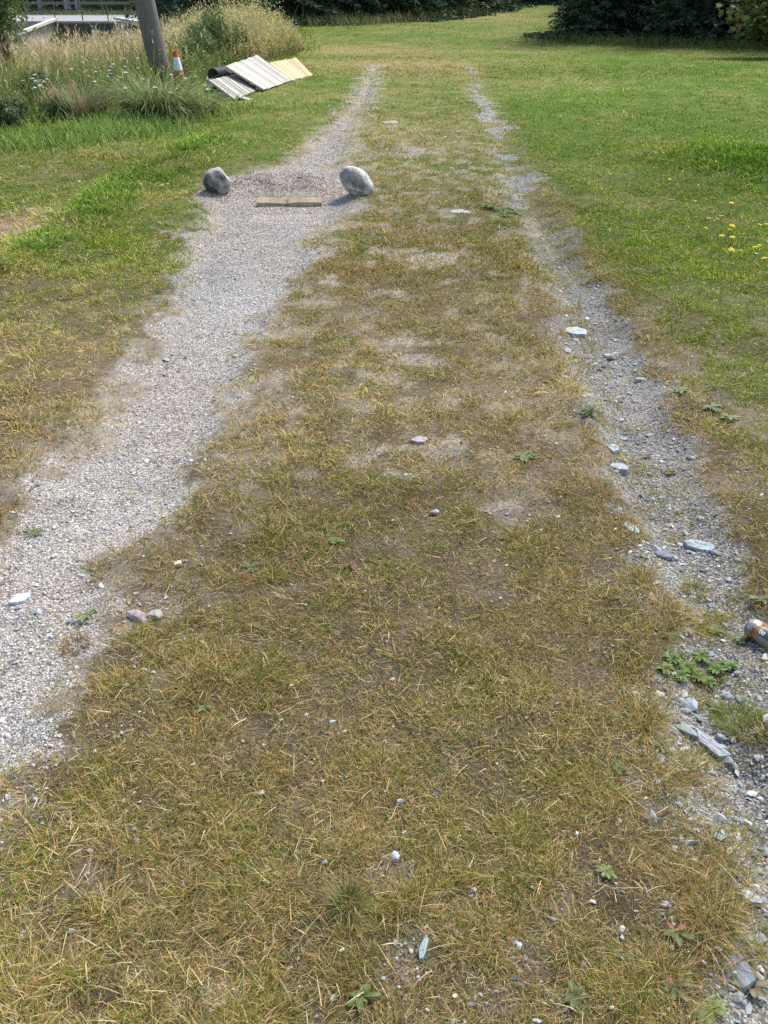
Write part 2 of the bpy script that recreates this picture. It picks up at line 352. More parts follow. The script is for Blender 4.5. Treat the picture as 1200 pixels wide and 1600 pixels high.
def turf(ntuft, y0, y1, per, pw=1.2):
    x, y = scatter(ntuft, y0, y1, pw=pw)
    L, Rr, dl, dr, sr = TR(x, y); b = bare(x, y); t_ = np.maximum(L, Rr)
    lu = lush(x, y)
    Ls = sstep(-.30, .16, dl+(fbm(x, y, .07, 75, 3)-.5)*.9); Rs = sstep(-.14, .12, dr+(fbm(x, y, .06, 76, 3)-.5)*np.where(sr > 0, .8, .15)+np.where(sr > 0, 0, -.05))
    dens = (1-np.maximum(Ls*.9, t_*.975))*(1-np.maximum(Rs*.75, 0))*(1-b*.72)*(1-.15*(sr < 0)*(y > 2.5)*(y < 16))*np.where(y < 5, .10+.95*sstep(.34, .56, fbm(x, y, .07, 71, 3)), .30+.8*sstep(.32, .55, fbm(x, y, .09, 71, 2)))
    dens = np.maximum(dens, (Rr*(.60+.35*sstep(3.5, 7, y))+L*(.16*sstep(.35, .0, dl)+.3*sstep(9, 13, y)))*sstep(.46, .62, fbm(x, y, .1, 72, 2)))
    weedy = (x < bankx(y)-.1)*(y > 7)
    keep = (rng.random(ntuft) < dens) & ~((weedy > 0) & (rng.random(ntuft) < .7))
    keep &= ~((np.abs(x-WB.x) < .34) & (np.abs(y-WB.y) < .16))
    x, y, lu, t_ = x[keep], y[keep], lu[keep], t_[keep]; Rr = Rr[keep]
    n = len(x); z = H(x, y); g = green(x, y); d = np.hypot(y, 1.6)
    hl = fbm(x, y, .16, 73, 3)
    tl = (.011+.030*np.clip(hl*1.7-.35, 0, 1)+.012*rng.random(n))*(1+lu*1.4)
    edge = np.exp(-(np.maximum(-dr[keep], 0)/.10)**2)*(sr[keep] < 0)*(y < 6)
    tl = tl*(1+edge*.9)*np.where(t_ > .5, .55, 1)*(1+.25*sstep(6, 2, y)*sstep(.2, -.4, x))
    # blades of each tuft
    rep = np.repeat(np.arange(n), per); m_ = len(rep)
    taz = rng.uniform(0, 2*np.pi, n)
    az = taz[rep]+rng.uniform(-2.6, 2.6, m_)
    rr = .009*np.sqrt(rng.random(m_))*(1+d[rep]*.55)
    base = np.stack([x[rep]+np.cos(az)*rr, y[rep]+np.sin(az)*rr, z[rep]-.002], 1)
    e0 = rng.uniform(.3, 1.4, m_); e1 = e0-rng.uniform(.2, 1.3, m_); fl = rng.random(m_) < .35; e0 = np.where(fl, rng.uniform(.02, .35, m_), e0); e1 = np.where(fl, rng.uniform(-.15, .2, m_), e1)
    e0 = np.where(lu[rep] > .5, rng.uniform(.9, 1.5, m_), e0)
    ln = tl[rep]*rng.uniform(.5, 1.35, m_)
    wd = np.maximum(.0013, .00062*d[rep])*rng.uniform(.7, 1.4, m_)*(1+lu[rep]*.3)
    gt = np.clip(g+rng.normal(0, .38, n), 0, 1)*(1-.7*b[keep])
    c = pick(gt[rep]*np.where(fl, .55, 1), m_)
    c = np.where((lu[rep] > .55)[:, None], c*np.array([.75, .95, .9]), c)
    mo = (t_[rep] > .5); c = np.where(mo[:, None], np.array([.33, .30, .08])*rng.uniform(.6, 1.3, m_)[:, None], c)
    tint = (.62+.5*fbm(x, y, .35, 74)+.34*sstep(.3, .7, fbm(x*.6, y, 1.3, 78, 3)))[rep]
    c = c*tint[:, None]
    rs = (sstep(0, .5, np.where(sr[keep] > 0, -dr[keep], -1))+.6*(x < np.interp(y, LE[:, 0], LE[:, 1]))*sstep(4, 7, y))[rep][:, None]
    c = c*(1-rs)*np.array([1.03, 1.0, .86])+c*np.array([.91, 1.13, .60])*rs
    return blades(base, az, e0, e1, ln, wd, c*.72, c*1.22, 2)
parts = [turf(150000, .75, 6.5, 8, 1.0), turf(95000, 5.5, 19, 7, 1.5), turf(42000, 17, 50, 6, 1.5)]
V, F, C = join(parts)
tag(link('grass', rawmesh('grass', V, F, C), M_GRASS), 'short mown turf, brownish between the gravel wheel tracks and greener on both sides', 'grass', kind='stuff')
print('turf tris', len(F))
# fine dead thatch lying flat between the tufts
n = 190000; x, y = scatter(n, .75, 13, pw=1.35); L, Rr, dl, dr, sr = TR(x, y); b_ = bare(x, y)
k = rng.random(n) < np.clip(1-1.15*np.maximum(L, Rr), 0, 1)*(1-.35*b_); x, y = x[k], y[k]; n = len(x); d_ = np.hypot(y, 1.6)
c = np.array([(.42, .33, .19), (.26, .19, .11), (.14, .105, .06), (.54, .45, .29), (.24, .24, .08), (.30, .19, .10)])[rng.integers(0, 6, n)]*rng.uniform(.6, 1.25, n)[:, None]
V, F, C = blades(np.stack([x, y, H(x, y)+rng.uniform(.001, .006, n)], 1), rng.uniform(0, 6.28, n), rng.uniform(-.05, .35, n), rng.uniform(-.3, .25, n), rng.uniform(.008, .028, n)*(1+.05*d_), np.maximum(.0011, .0006*d_)*rng.uniform(.7, 1.4, n), c*.85, c*1.1, 1, rng.uniform(-.3, .3, n))
tag(link('thatch', rawmesh('thatch', V, F, C), M_GRASS), 'fine dead brown thatch between the grass tufts', 'thatch', kind='stuff')
# long loose straws on the near turf
n = 5600; x, y = scatter(n, .8, 7, pw=1.0)
L, Rr, dl, dr, sr = TR(x, y); k = (np.maximum(L, Rr) < .3) & (rng.random(n) < .35+.65*sstep(.3, -.5, x)); x, y = x[k], y[k]; n = len(x)
az = rng.uniform(0, 2*np.pi, n); base = np.stack([x, y, H(x, y)+rng.uniform(.004, .016, n)], 1)
c = np.array([.62, .52, .30])*rng.uniform(.6, 1.15, n)[:, None]
V, F, C = blades(base, az, rng.uniform(.0, .7, n), rng.uniform(-.3, .35, n), rng.uniform(.025, .075, n), rng.uniform(.0013, .0024, n), c, c*1.1, 3)
tag(link('straw', rawmesh('straw', V, F, C), M_GRASS), 'pale dry stalks lying loose over the short brown turf', 'straw', kind='stuff')
# ---------------------------------------------------------------- gravel
OCT_V = np.array([(1, 0, 0), (-1, 0, 0), (0, 1, 0), (0, -1, 0), (0, 0, 1), (0, 0, -1)], float)
OCT_F = np.array([(0, 2, 4), (2, 1, 4), (1, 3, 4), (3, 0, 4), (2, 0, 5), (1, 2, 5), (3, 1, 5), (0, 3, 5)])
ph = (1+5**.5)/2
ICO_V = np.array([(-1, ph, 0), (1, ph, 0), (-1, -ph, 0), (1, -ph, 0), (0, -1, ph), (0, 1, ph), (0, -1, -ph), (0, 1, -ph), (ph, 0, -1), (ph, 0, 1), (-ph, 0, -1), (-ph, 0, 1)])/math.sqrt(1+ph*ph)
ICO_F = np.array([(0, 11, 5), (0, 5, 1), (0, 1, 7), (0, 7, 10), (0, 10, 11), (1, 5, 9), (5, 11, 4), (11, 10, 2), (10, 7, 6), (7, 1, 8), (3, 9, 4), (3, 4, 2), (3, 2, 6), (3, 6, 8), (3, 8, 9), (4, 9, 5), (2, 4, 11), (6, 2, 10), (8, 6, 7), (9, 8, 1)])
def stones(x, y, z, size, col, ico=False, flat=.6):
    col = np.asarray(col)*np.array([.985, 1.0, .965])
    n = len(x); BV, BF = (ICO_V, ICO_F) if ico else (OCT_V, OCT_F); k = len(BV)
    v = BV[None]*rng.uniform(.72, 1.22, (n, k, 1))+rng.uniform(-.18, .18, (n, k, 3))
    v = v*np.stack([rng.uniform(.8, 1.45, n), rng.uniform(.6, 1.0, n), rng.uniform(.5, 1.1, n)*flat], 1)[:, None]
    tl = rng.normal(0, .35, (n, 2)); a = rng.uniform(0, 2*np.pi, n)
    # tilt about x then z
    cx, sx = np.cos(tl[:, 0])[:, None], np.sin(tl[:, 0])[:, None]
    v = np.stack([v[..., 0], v[..., 1]*cx-v[..., 2]*sx, v[..., 1]*sx+v[..., 2]*cx], -1)
    ca, sa = np.cos(a)[:, None], np.sin(a)[:, None]
    v = np.stack([v[..., 0]*ca-v[..., 1]*sa, v[..., 0]*sa+v[..., 1]*ca, v[..., 2]], -1)
    v = v*(size*.5)[:, None, None]+np.stack([x, y, z+size*.12], 1)[:, None]
    Fc = (np.arange(n)[:, None, None]*k+BF[None]).reshape(-1, 3)
    return v.reshape(-1, 3), Fc, np.repeat(col, k, 0)
LG = np.array([(.50, .50, .50), (.38, .38, .39), (.29, .29, .30), (.42, .375, .34), (.60, .61, .61), (.19, .19, .21), (.38, .35, .32), (.44, .47, .50)])
RG = np.array([(.20, .22, .235), (.29, .31, .325), (.38, .39, .40), (.14, .15, .16), (.46, .47, .48), (.27, .25, .23), (.24, .28, .31), (.34, .31, .27), (.52, .52, .50)])
def gravel(ncand, y0, y1, which, ico, smin, smax, pw, kmax=1.):
    E, pal = (LE, LG) if which == 0 else (RE, RG)
    yy = np.geomspace(y0, y1, 400); l = np.interp(yy, E[:, 0], E[:, 1])-.25; r = np.interp(yy, E[:, 0], E[:, 2])+.25
    lim = .56*yy+1.1; l = np.maximum(l, -lim); r = np.minimum(r, lim); wdt = np.maximum(r-l, 0.01)
    pdf = wdt/np.hypot(yy, 1.5)**pw; cdf = np.concatenate([[0], np.cumsum((pdf[1:]+pdf[:-1])/2*np.diff(yy))]); cdf /= cdf[-1]
    y = np.interp(rng.random(ncand), cdf, yy); x = np.interp(y, yy, l)+rng.random(ncand)*np.interp(y, yy, wdt)
    L, Rr, dl, dr, sr = TR(x, y); mm = L if which == 0 else Rr
    keep = rng.random(ncand) < mm*kmax
    if which == 1: keep &= rng.random(ncand) < .45+.55*sstep(.42, .56, fbm(x, y, .16, 81, 3))
    keep &= ~((np.abs(x-WB.x) < .275) & (np.abs(y-WB.y+.03) < .055))
    x, y = x[keep], y[keep]; n = len(x)
    size = smin*(smax/smin)**(rng.random(n)**2.6)
    size = np.maximum(size, .0011*np.hypot(y, 1.6)*rng.uniform(.9, 1.5, n))
    col = pal[rng.integers(0, len(pal), n)]*rng.uniform(.8, 1.15, n)[:, None]
    if which == 0:
        md = np.exp(-((x-MC.x)/.75)**2-((y-MC.y)/.42)**2)[:, None]
        pk = (.22*sstep(.45, .62, fbm(x, y, .6, 63)))[:, None]; col = col*(1-pk)+col*np.array([1.0, .86, .78])*pk; col = col*(.72+.56*fbm(x, y*.6, .35, 68, 3))[:, None]*np.array([1.02, 1, .965])
        col = col*(1-md)+col*np.array([.95, .86, .80])*md
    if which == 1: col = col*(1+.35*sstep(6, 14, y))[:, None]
    return stones(x, y, H(x, y), size, col, ico)
V, F, C = join([gravel(100000, 1.2, 6, 0, False, .004, .010, 1.6), gravel(60000, 5, 19, 0, False, .006, .014, 2.0), gravel(4500, 1.2, 8, 0, True, .010, .021, 1.4, .6), gravel(60, 1.3, 7, 0, True, .024, .038, 1.2, .6)])
tag(link('gravel', rawmesh('gravel', V, F, C), M_STONE), 'fine pale grey gravel filling the left wheel track and the low mound', 'gravel', kind='stuff')
print('gravel', len(F))
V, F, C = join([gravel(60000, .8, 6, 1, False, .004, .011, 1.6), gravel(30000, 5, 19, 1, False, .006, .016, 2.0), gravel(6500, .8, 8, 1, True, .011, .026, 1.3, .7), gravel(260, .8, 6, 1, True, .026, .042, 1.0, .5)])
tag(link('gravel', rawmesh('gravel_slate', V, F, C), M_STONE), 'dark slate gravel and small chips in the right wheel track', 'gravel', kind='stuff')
# pebbles showing through the turf
n = 34000; x, y = scatter(n, .8, 16, pw=1.5); b = bare(x, y); L, Rr, dl, dr, sr = TR(x, y)
near = np.exp(-(np.maximum(-dl, 0)/.28)**2)*.45+np.exp(-(np.maximum(-dr, 0)/.2)**2)*.35
k = rng.random(n) < np.clip(b*.9+.007+near, 0, 1)*(np.maximum(L, Rr) < .4); x, y = x[k], y[k]; n = len(x)
s = np.maximum(.004*(4.)**(rng.random(n)**2.5), .001*np.hypot(y, 1.6)); pal = np.concatenate([LG, RG])
V, F, C = stones(x, y, H(x, y)+.001, s, pal[rng.integers(0, len(pal), n)], True)
n = 200; x, y = scatter(n, .9, 5.5, pw=1.0); L, Rr, dl, dr, sr = TR(x, y); k = np.maximum(L, Rr) < .3; x, y = x[k], y[k]; n = len(x)
q = stones(x, y, H(x, y)+.006, rng.uniform(.004, .010, n), np.array([.56, .56, .55])*rng.uniform(.6, 1.1, n)[:, None], True, .9)
V, F, C = join([(V, F, C), q])
tag(link('pebbles', rawmesh('pebbles', V, F, C), M_STONE), 'small pebbles scattered over bare soil patches between the wheel tracks', 'pebbles', kind='stuff')
# ---------------------------------------------------------------- single rocks
def rock_mesh(name, dims, seed, sub=3, cuts=8, rough=.05, cols=((.4, .4, .4), (.5, .5, .5)), keep=.62, smooth=True, seam=0):
    r = np.random.default_rng(seed)
    bm = bmesh.new(); bmesh.ops.create_icosphere(bm, subdivisions=sub, radius=1)
    v = np.array([q.co[:] for q in bm.verts])
    for _ in range(cuts):
        nrm = r.normal(size=3); nrm /= np.linalg.norm(nrm); d = r.uniform(keep, .95)
        s = np.maximum(v@nrm-d, 0); v = v-s[:, None]*nrm*.92
    ds = 1+rough*(fbm(v[:, 0]*1+v[:, 2]*.7, v[:, 1]-v[:, 2]*.6, .35, seed, 4)-.5)*2
    v = v*ds[:, None]*np.array(dims)/2
    for q, c in zip(bm.verts, v): q.co = c
    me = bpy.data.meshes.new(name); bm.to_mesh(me); bm.free()
    f = fbm(v[:, 0]/dims[0]*2+v[:, 2]/dims[2], v[:, 1]/dims[1]*2-v[:, 2]/dims[2], .5, seed+3, 4)
    f = np.clip((f-.35)/.3, 0, 1)[:, None]
    c = np.array(cols[0])*(1-f)+np.array(cols[1])*f
    if seam:
        lo = sstep(-.05, -.35, v[:, 2]/dims[2])[:, None]; c = c*(1-lo*seam)+np.array([.12, .11, .10])*lo*seam
    a = me.color_attributes.new('Col', 'FLOAT_COLOR', 'POINT'); cc_ = np.ones((len(v), 4), np.float32); cc_[:, :3] = c; a.data.foreach_set('color', cc_.ravel())
    me.polygons.foreach_set('use_smooth', np.full(len(me.polygons), smooth))
    return me
def slab_mesh(name, L, W, T, seed, cols):
    r = np.random.default_rng(seed); k = int(r.integers(5, 9)); a = np.sort((np.arange(k)+r.uniform(-.35, .35, k))/k*2*math.pi); q = r.uniform(.78, 1.12, k)
    pts = []                                # straight broken edges with a few chips
    for i in range(k):
        x0, y0 = math.cos(a[i])*q[i], math.sin(a[i])*q[i]; j = (i+1) % k; x1, y1 = math.cos(a[j])*q[j], math.sin(a[j])*q[j]
        for f in (0, .33, .66): pts.append(((x0+(x1-x0)*f)*(1+r.uniform(-.04, .02)*(f > 0)), (y0+(y1-y0)*f)*(1+r.uniform(-.04, .02)*(f > 0))))
    n = len(pts); V = []; C = []; F = []; c0, c1 = np.array(cols[0]), np.array(cols[1]); tl = r.uniform(-.25, .25, 2)
    for sc_, z, w_ in ((.97, -.5, 0), (1.0, .15, .2), (.93, .47, .8), (.5, .52, 1), (0, .5, .9)):
        for x_, y_ in (pts if sc_ else [(0, 0)]):
            V.append((x_*sc_*L/2, y_*sc_*W/2, (z+(r.uniform(-.06, .06)+x_*tl[0]*.5+y_*tl[1]*.5)*(z > 0))*T)); C.append(c0+(c1-c0)*(w_*.7+.3*r.random()))
    for k_ in range(3):
        for i in range(n): F.append((k_*n+i, k_*n+(i+1) % n, (k_+1)*n+(i+1) % n, (k_+1)*n+i))
    for i in range(n): F.append((3*n+i, 3*n+(i+1) % n, 4*n))
    F.append(tuple(range(n-1, -1, -1)))
    me = bpy.data.meshes.new(name); me.from_pydata(V, [], F); me.update()
    at = me.color_attributes.new('Col', 'FLOAT_COLOR', 'POINT'); cc_ = np.ones((len(V), 4), np.float32); cc_[:, :3] = C; at.data.foreach_set('color', cc_.ravel())
    return me
def put(name, me, mat, loc, rot=(0, 0, 0)):
    o = link(name, me, mat); o.location = loc; o.rotation_euler = rot; return o
o = put('boulder', rock_mesh('boulder', (.235, .21, .222), 17, 4, 11, .09, ((.075, .07, .065), (.42, .405, .38)), .70), M_STONE_BIG, BL+Vector((0, 0, H1(BL.x, BL.y)+.075)), (.15, -.15, .3))
tag(o, 'dark grey blocky boulder with a flat pale top at the gravel mound', 'boulder', 'boulders flanking the gravel mound')
o = put('boulder', rock_mesh('boulder', (.205, .215, .315), 12, 4, 7, .05, ((.24, .225, .21), (.60, .565, .52)), .84), M_STONE_BIG, BR+Vector((0.0, 0, H1(BR.x, BR.y)+.078)), (-.1, -.85, .3))
tag(o, 'smooth egg-shaped pale boulder leaning beside the gravel mound', 'boulder', 'boulders flanking the gravel mound')
def flat_rock(px, py, L, W, T, rz, seed, cols, label, sub=3, sink=.4, name='rock', tilt=(0, 0), keep=.55):
    p = g3(px, py)
    me_ = slab_mesh(name, L*1.05, W*1.05, T, seed, cols) if T < .62*min(L, W) or max(L, W) > 2.2*min(L, W) else rock_mesh(name, (L, W, T), seed, sub, 14, .05, cols, min(keep, .62), smooth=False)
    o = put(name, me_, M_STONE, p+Vector((0, 0, T*(.5-sink*1.15-(.08 if sink > 0 else 0)))), (tilt[0], tilt[1], rz))
    return tag(o, label, 'rock')
SL = ((.24, .30, .31), (.36, .41, .42)); PS = ((.26, .285, .29), (.38, .41, .42)); DS = ((.12, .14, .17), (.20, .22, .26)); PU = ((.26, .22, .24), (.38, .33, .35)); WH = ((.36, .345, .315), (.50, .48, .44))
flat_rock(898, 521, .165, .11, .03, .2, 21, PS, 'large pale slate slab at the inner edge of the right wheel track', sink=.3)
flat_rock(886, 549, .035, .07, .02, .1, 22, PS, 'small pale slate splinter standing just below the largest slate slab')
flat_rock(959, 560, .07, .05, .05, .4, 23, WH, 'chunky whitish stone in the right track below the large slate slab', sink=.25)
flat_rock(950, 557, .04, .035, .025, .9, 24, WH, 'small cream stone touching the chunky whitish one in the right track', sink=.25)
flat_rock(1003, 594, .07, .03, .02, .1, 25, PS, 'thin pale slate lying crosswise mid right track')
flat_rock(884, 590, .055, .03, .02, -.6, 26, PS, 'pale slate sliver poking from the turf edge of the right track')
flat_rock(957, 703, .055, .075, .03, .3, 27, PS, 'upper of two pale slates where turf edge meets the right track')
flat_rock(967, 733, .07, .06, .03, -.3, 28, PS, 'lower of two pale slates where turf edge meets the right track')
flat_rock(1094, 857, .105, .045, .03, -.3, 29, SL, 'long grey slate slab across the right track above the can')
flat_rock(1037, 871, .07, .035, .035, .15, 30, DS, 'dark wedge stone at the left edge of the right track', sink=.25)
flat_rock(1025, 857, .03, .06, .025, .2, 31, SL, 'grey upright slate beside the dark wedge stone')
flat_rock(987, 827, .04, .09, .02, .25, 32, SL, 'narrow slate flush with the turf edge of the right track')
flat_rock(1066, 1139, .034, .085, .016, .62, 33, ((.18, .225, .22), (.25, .295, .29)), 'smooth green slate tongue left of the long grey slate', sink=.3, keep=.7)
flat_rock(1110, 1169, .036, .115, .026, .62, 34, ((.20, .23, .26), (.32, .34, .36)), 'longest grey slate, below the leafy weeds of the right track', sink=.3)
flat_rock(1078, 1103, .055, .045, .03, .5, 35, SL, 'grey angular stone above the smooth green slate tongue', sink=.3)
flat_rock(1134, 1089, .030, .022, .02, .1, 36, SL, 'rounded blue grey pebble right of the leafy weeds', sink=.2, keep=.8)
flat_rock(1126, 1156, .016, .042, .018, .9, 37, PS, 'short pale finger stone beside the longest grey slate', sink=.2)
flat_rock(1127, 1171, .025, .025, .02, .9, 38, PS, 'squat pale stone touching the longest grey slate', sink=.2)
flat_rock(1140, 1192, .022, .03, .02, .3, 40, PS, 'pale stone below the end of the longest grey slate', sink=.2)
flat_rock(1147, 1522, .075, .08, .02, .3, 41, DS, 'large dark slate flake with a pebble on it, bottom of right track', sink=.3)
flat_rock(1145, 1531, .012, .012, .012, .3, 42, PS, 'tiny pale pebble resting on the large dark slate flake', sink=-.9)
flat_rock(1172, 1403, .03, .055, .015, .8, 43, PS, 'thin pale slate blade at the right frame edge')
flat_rock(1020, 1272, .017, .03, .012, .1, 44, SL, 'small blue slate chip in bare soil inside the turf')
flat_rock(1025, 1222, .024, .018, .012, .4, 45, PS, 'light blue slate chip in bare soil above the smaller chip')
flat_rock(661, 1487, .014, .062, .016, -.3, 46, ((.19, .245, .24), (.28, .34, .33)), 'slender green slate shard in the bottom turf', sink=.15)
flat_rock(618, 1341, .023, .025, .02, .2, 47, ((.42, .46, .50), (.58, .61, .64)), 'round pale pebble alone in the brown turf', sink=.1, keep=.75)
flat_rock(625, 1254, .017, .014, .014, .2, 48, ((.38, .43, .48), (.55, .59, .62)), 'small pale pebble in turf above the larger round one', sink=.1, keep=.75)
flat_rock(508, 1349, .014, .014, .012, .2, 49, ((.28, .33, .38), (.35, .4, .44)), 'blue grey pebble left of the round pale pebble', sink=.1, keep=.75)
flat_rock(215, 965, .085, .055, .035, -.4, 50, PU, 'purple grey stone embedded in the soil hollow by the left track', sink=.35)
flat_rock(242, 962, .06, .045, .03, .5, 51, ((.30, .28, .25), (.40, .37, .33)), 'brownish stone beside the purple one in the soil hollow', sink=.35)
flat_rock(278, 886, .026, .02, .012, .4, 52, ((.52, .42, .26), (.62, .52, .34)), 'tan stone chip on the turf above the soil hollow', sink=-.4)
flat_rock(33, 938, .035, .07, .015, -.9, 53, ((.42, .50, .54), (.54, .60, .63)), 'pale blue slate lying on the left gravel', sink=.1)
flat_rock(60, 958, .026, .022, .016, .4, 54, SL, 'round grey stone just below the pale blue slate', sink=.2, keep=.8)
flat_rock(128, 901, .03, .02, .015, .2, 55, PS, 'small whitish stone mid left gravel', sink=.2)
flat_rock(719, 331, .19, .13, .02, .1, 56, ((.27, .28, .30), (.36, .37, .40)), 'flat grey slate flush with the middle strip, beside the dark weed clump', sink=.55)
flat_rock(838, 913-100, .0, .0, .0, 0, 57, PS, 'x') if False else None
flat_rock(656, 690, .07, .05, .02, .1, 58, PU, 'purple grey stone in the bare patch mid strip', sink=.3)
flat_rock(679, 804, .035, .022, .02, .2, 59, WH, 'white chip in the turf below the mid-strip bare patch', sink=.0)
flat_rock(608, 191, .22, .2, .02, .1, 60, ((.30, .28, .26), (.38, .36, .34)), 'flat stone flush in the far middle strip', sink=.55)
# ---------------------------------------------------------------- half-buried plank
def boxv(c, ax, ay, az, col, jit=0):
    s = np.array([(-1, -1, -1), (1, -1, -1), (1, 1, -1), (-1, 1, -1), (-1, -1, 1), (1, -1, 1), (1, 1, 1), (-1, 1, 1)])*.5
    v = np.array(c)+s[:, :1]*np.array(ax)+s[:, 1:2]*np.array(ay)+s[:, 2:]*np.array(az)
    if jit: v = v+rng.uniform(-jit, jit, v.shape)
    f = np.array([(0, 3, 2, 1), (4, 5, 6, 7), (0, 1, 5, 4), (1, 2, 6, 5), (2, 3, 7, 6), (3, 0, 4, 7)])
    return v, f, np.repeat(np.array([col]), 8, 0)
a_, b_ = g3(402, 322), g3(503, 321); mid = (a_+b_)/2; ax = Vector((b_.x-a_.x, b_.y-a_.y, 0)); Lp = ax.length; ax.normalize(); ay = Vector((-ax.y, ax.x, 0))
up = (Vector((0, 0, 1))*.75+ay*.66).normalized(); nb = ax.cross(up)
pp = []
segs = 26
rows = []; UZ = Vector((0, 0, 1))
for i in range(segs+1):                   # worn plank with a chewed middle
    f = i/segs; x_ = (f-.5)*Lp
    dent = math.exp(-((f-.46)/.035)**2); hh = .050*(1-.35*dent)+.004*math.sin(f*23)+(.006 if f < .44 else 0)
    cpt = Vector((mid.x, mid.y, a_.z+.016))+ax*x_-ay*.03
    cl = np.array([.36, .285, .19])*(1-.6*dent)*(1+.1*math.sin(f*17))
    zf = .013*(1-.6*dent)+.003*math.sin(f*9+1); dpt = .056*(1-.25*dent)+.004*math.sin(f*14)
    rows.append([cpt-UZ*.05, cpt+UZ*zf, cpt+UZ*(zf+.022+hh*.1)+ay*dpt, cpt-UZ*.05+ay*dpt]); pp += [cl]*4
V = np.array([list(q) for r_ in rows for q in r_]); Fq = []
for i in range(segs):
    for j in range(4): Fq.append((i*4+j, i*4+(j+1) % 4, i*4+4+(j+1) % 4, i*4+4+j))
Fq += [(0, 1, 2, 3), (segs*4+3, segs*4+2, segs*4+1, segs*4)]
me = rawmesh('plank', V, Fq, np.array(pp)); 
tag(link('plank', me, M_WOOD), 'short pale timber plank half buried in the front of the gravel mound', 'plank')
# ---------------------------------------------------------------- crushed can
def can():
    p0, p1 = g3(1170, 992), g3(1236, 1017); z0 = H1(p0.x, p0.y)+.031
    root = empty('drink_can', (p0.x, p0.y, z0))
    d = Vector((p1.x-p0.x, p1.y-p0.y, 0)).normalized(); side = Vector((-d.y, d.x, 0)); upv = Vector((0, 0, 1))
    rad = .031; Lc = .15
    def pt(s, a, r=rad):                   # s along, a around (0 = top, + towards the viewer side)
        dn = (1-.14*math.exp(-((s-.03)/.010)**2)*max(0, math.cos(a-.6))+.05*math.sin(a*3+s*90)*math.exp(-s/.02))*(1-.12*max(0, math.cos(a))**2)
        return d*s+(upv*math.cos(a)-side*math.sin(a))*r*dn
    prof = [(-.001, .027), (0, .0285), (.003, .0295), (.012, rad), (.06, rad), (.13, rad), (.142, .027), (.144, .022)]
    V, C, F = [], [], []; na = 40
    ss = []
    for (s0, r0), (s1, r1) in zip(prof[:-1], prof[1:]):
        k = max(1, int((s1-s0)/.004))
        for q in range(k): ss.append((s0+(s1-s0)*q/k, r0+(r1-r0)*q/k))
    ss.append(prof[-1])
    for s, r in ss:
        for q in range(na):
            a = q/na*2*math.pi; V.append(list(pt(s, a, r)))
            aa = (a+math.pi) % (2*math.pi)-math.pi
            nz = vn(np.array([s*260]), np.array([a*4]), 5)[0]
            if s < .022+.006*math.sin(a*2+1): c = (.36, .36, .36) if nz > .5 else (.24, .20, .16)
            elif s < .047+.006*nz and aa > .15: c = (.22, .10, .04) if nz > .45 else (.38, .24, .10)
            elif aa > 1.15: c = (.26, .28, .24)
            else: c = (.075, .075, .085) if nz > .25 else (.12, .10, .095)
            C.append(c)
    n_ = len(ss)
    for i in range(n_-1):
        for q in range(na): F.append((i*na+q, i*na+(q+1) % na, (i+1)*na+(q+1) % na, (i+1)*na+q))
    body = link('can_body', rawmesh('can_body', V, F, np.array(C), True), mat_solid('printed_tin', None, .35, 60, .25, .15, metal=.35, spec=.5), root)
    for nm, s, r in (('can_end', .0005, .0245), ('can_end', .1415, .0245)):
        V = [list(d*s)]+[list(d*s+(upv*math.cos(q/24*6.2832)-side*math.sin(q/24*6.2832))*r) for q in range(24)]
        F = [(0, 1+q, 1+(q+1) % 24) for q in range(24)]
        link(nm, rawmesh(nm, V, F, np.array([(.45, .44, .42)]*25)), bpy.data.materials['printed_tin'], root)
    def lettering(txt, s0, a0, size, col, nm):
        cu = bpy.data.curves.new(nm, 'FONT'); cu.body = txt; cu.size = size; cu.resolution_u = 2; cu.offset = size*.02
        ob = bpy.data.objects.new(nm, cu); COL.objects.link(ob); bpy.context.view_layer.update()
        me = bpy.data.meshes.new_from_object(ob.evaluated_get(bpy.context.evaluated_depsgraph_get()))
        bpy.data.objects.remove(ob)
        for v in me.vertices:
            v.co = pt(s0+v.co.x, a0-v.co.y/rad, rad+.0007)
        mt = mat_solid(nm, col, .5, 40, .1, 0); o_ = link(nm, me, mt, root); return o_
    lettering('original', .023, -.35, .013, (.80, .16, .08), 'lettering')
    lettering('00', .046, 1.0, .018, (.75, .77, .78), 'lettering')
    tag(root, 'battered dark drink can with red lettering lying in the right track', 'can')
can()
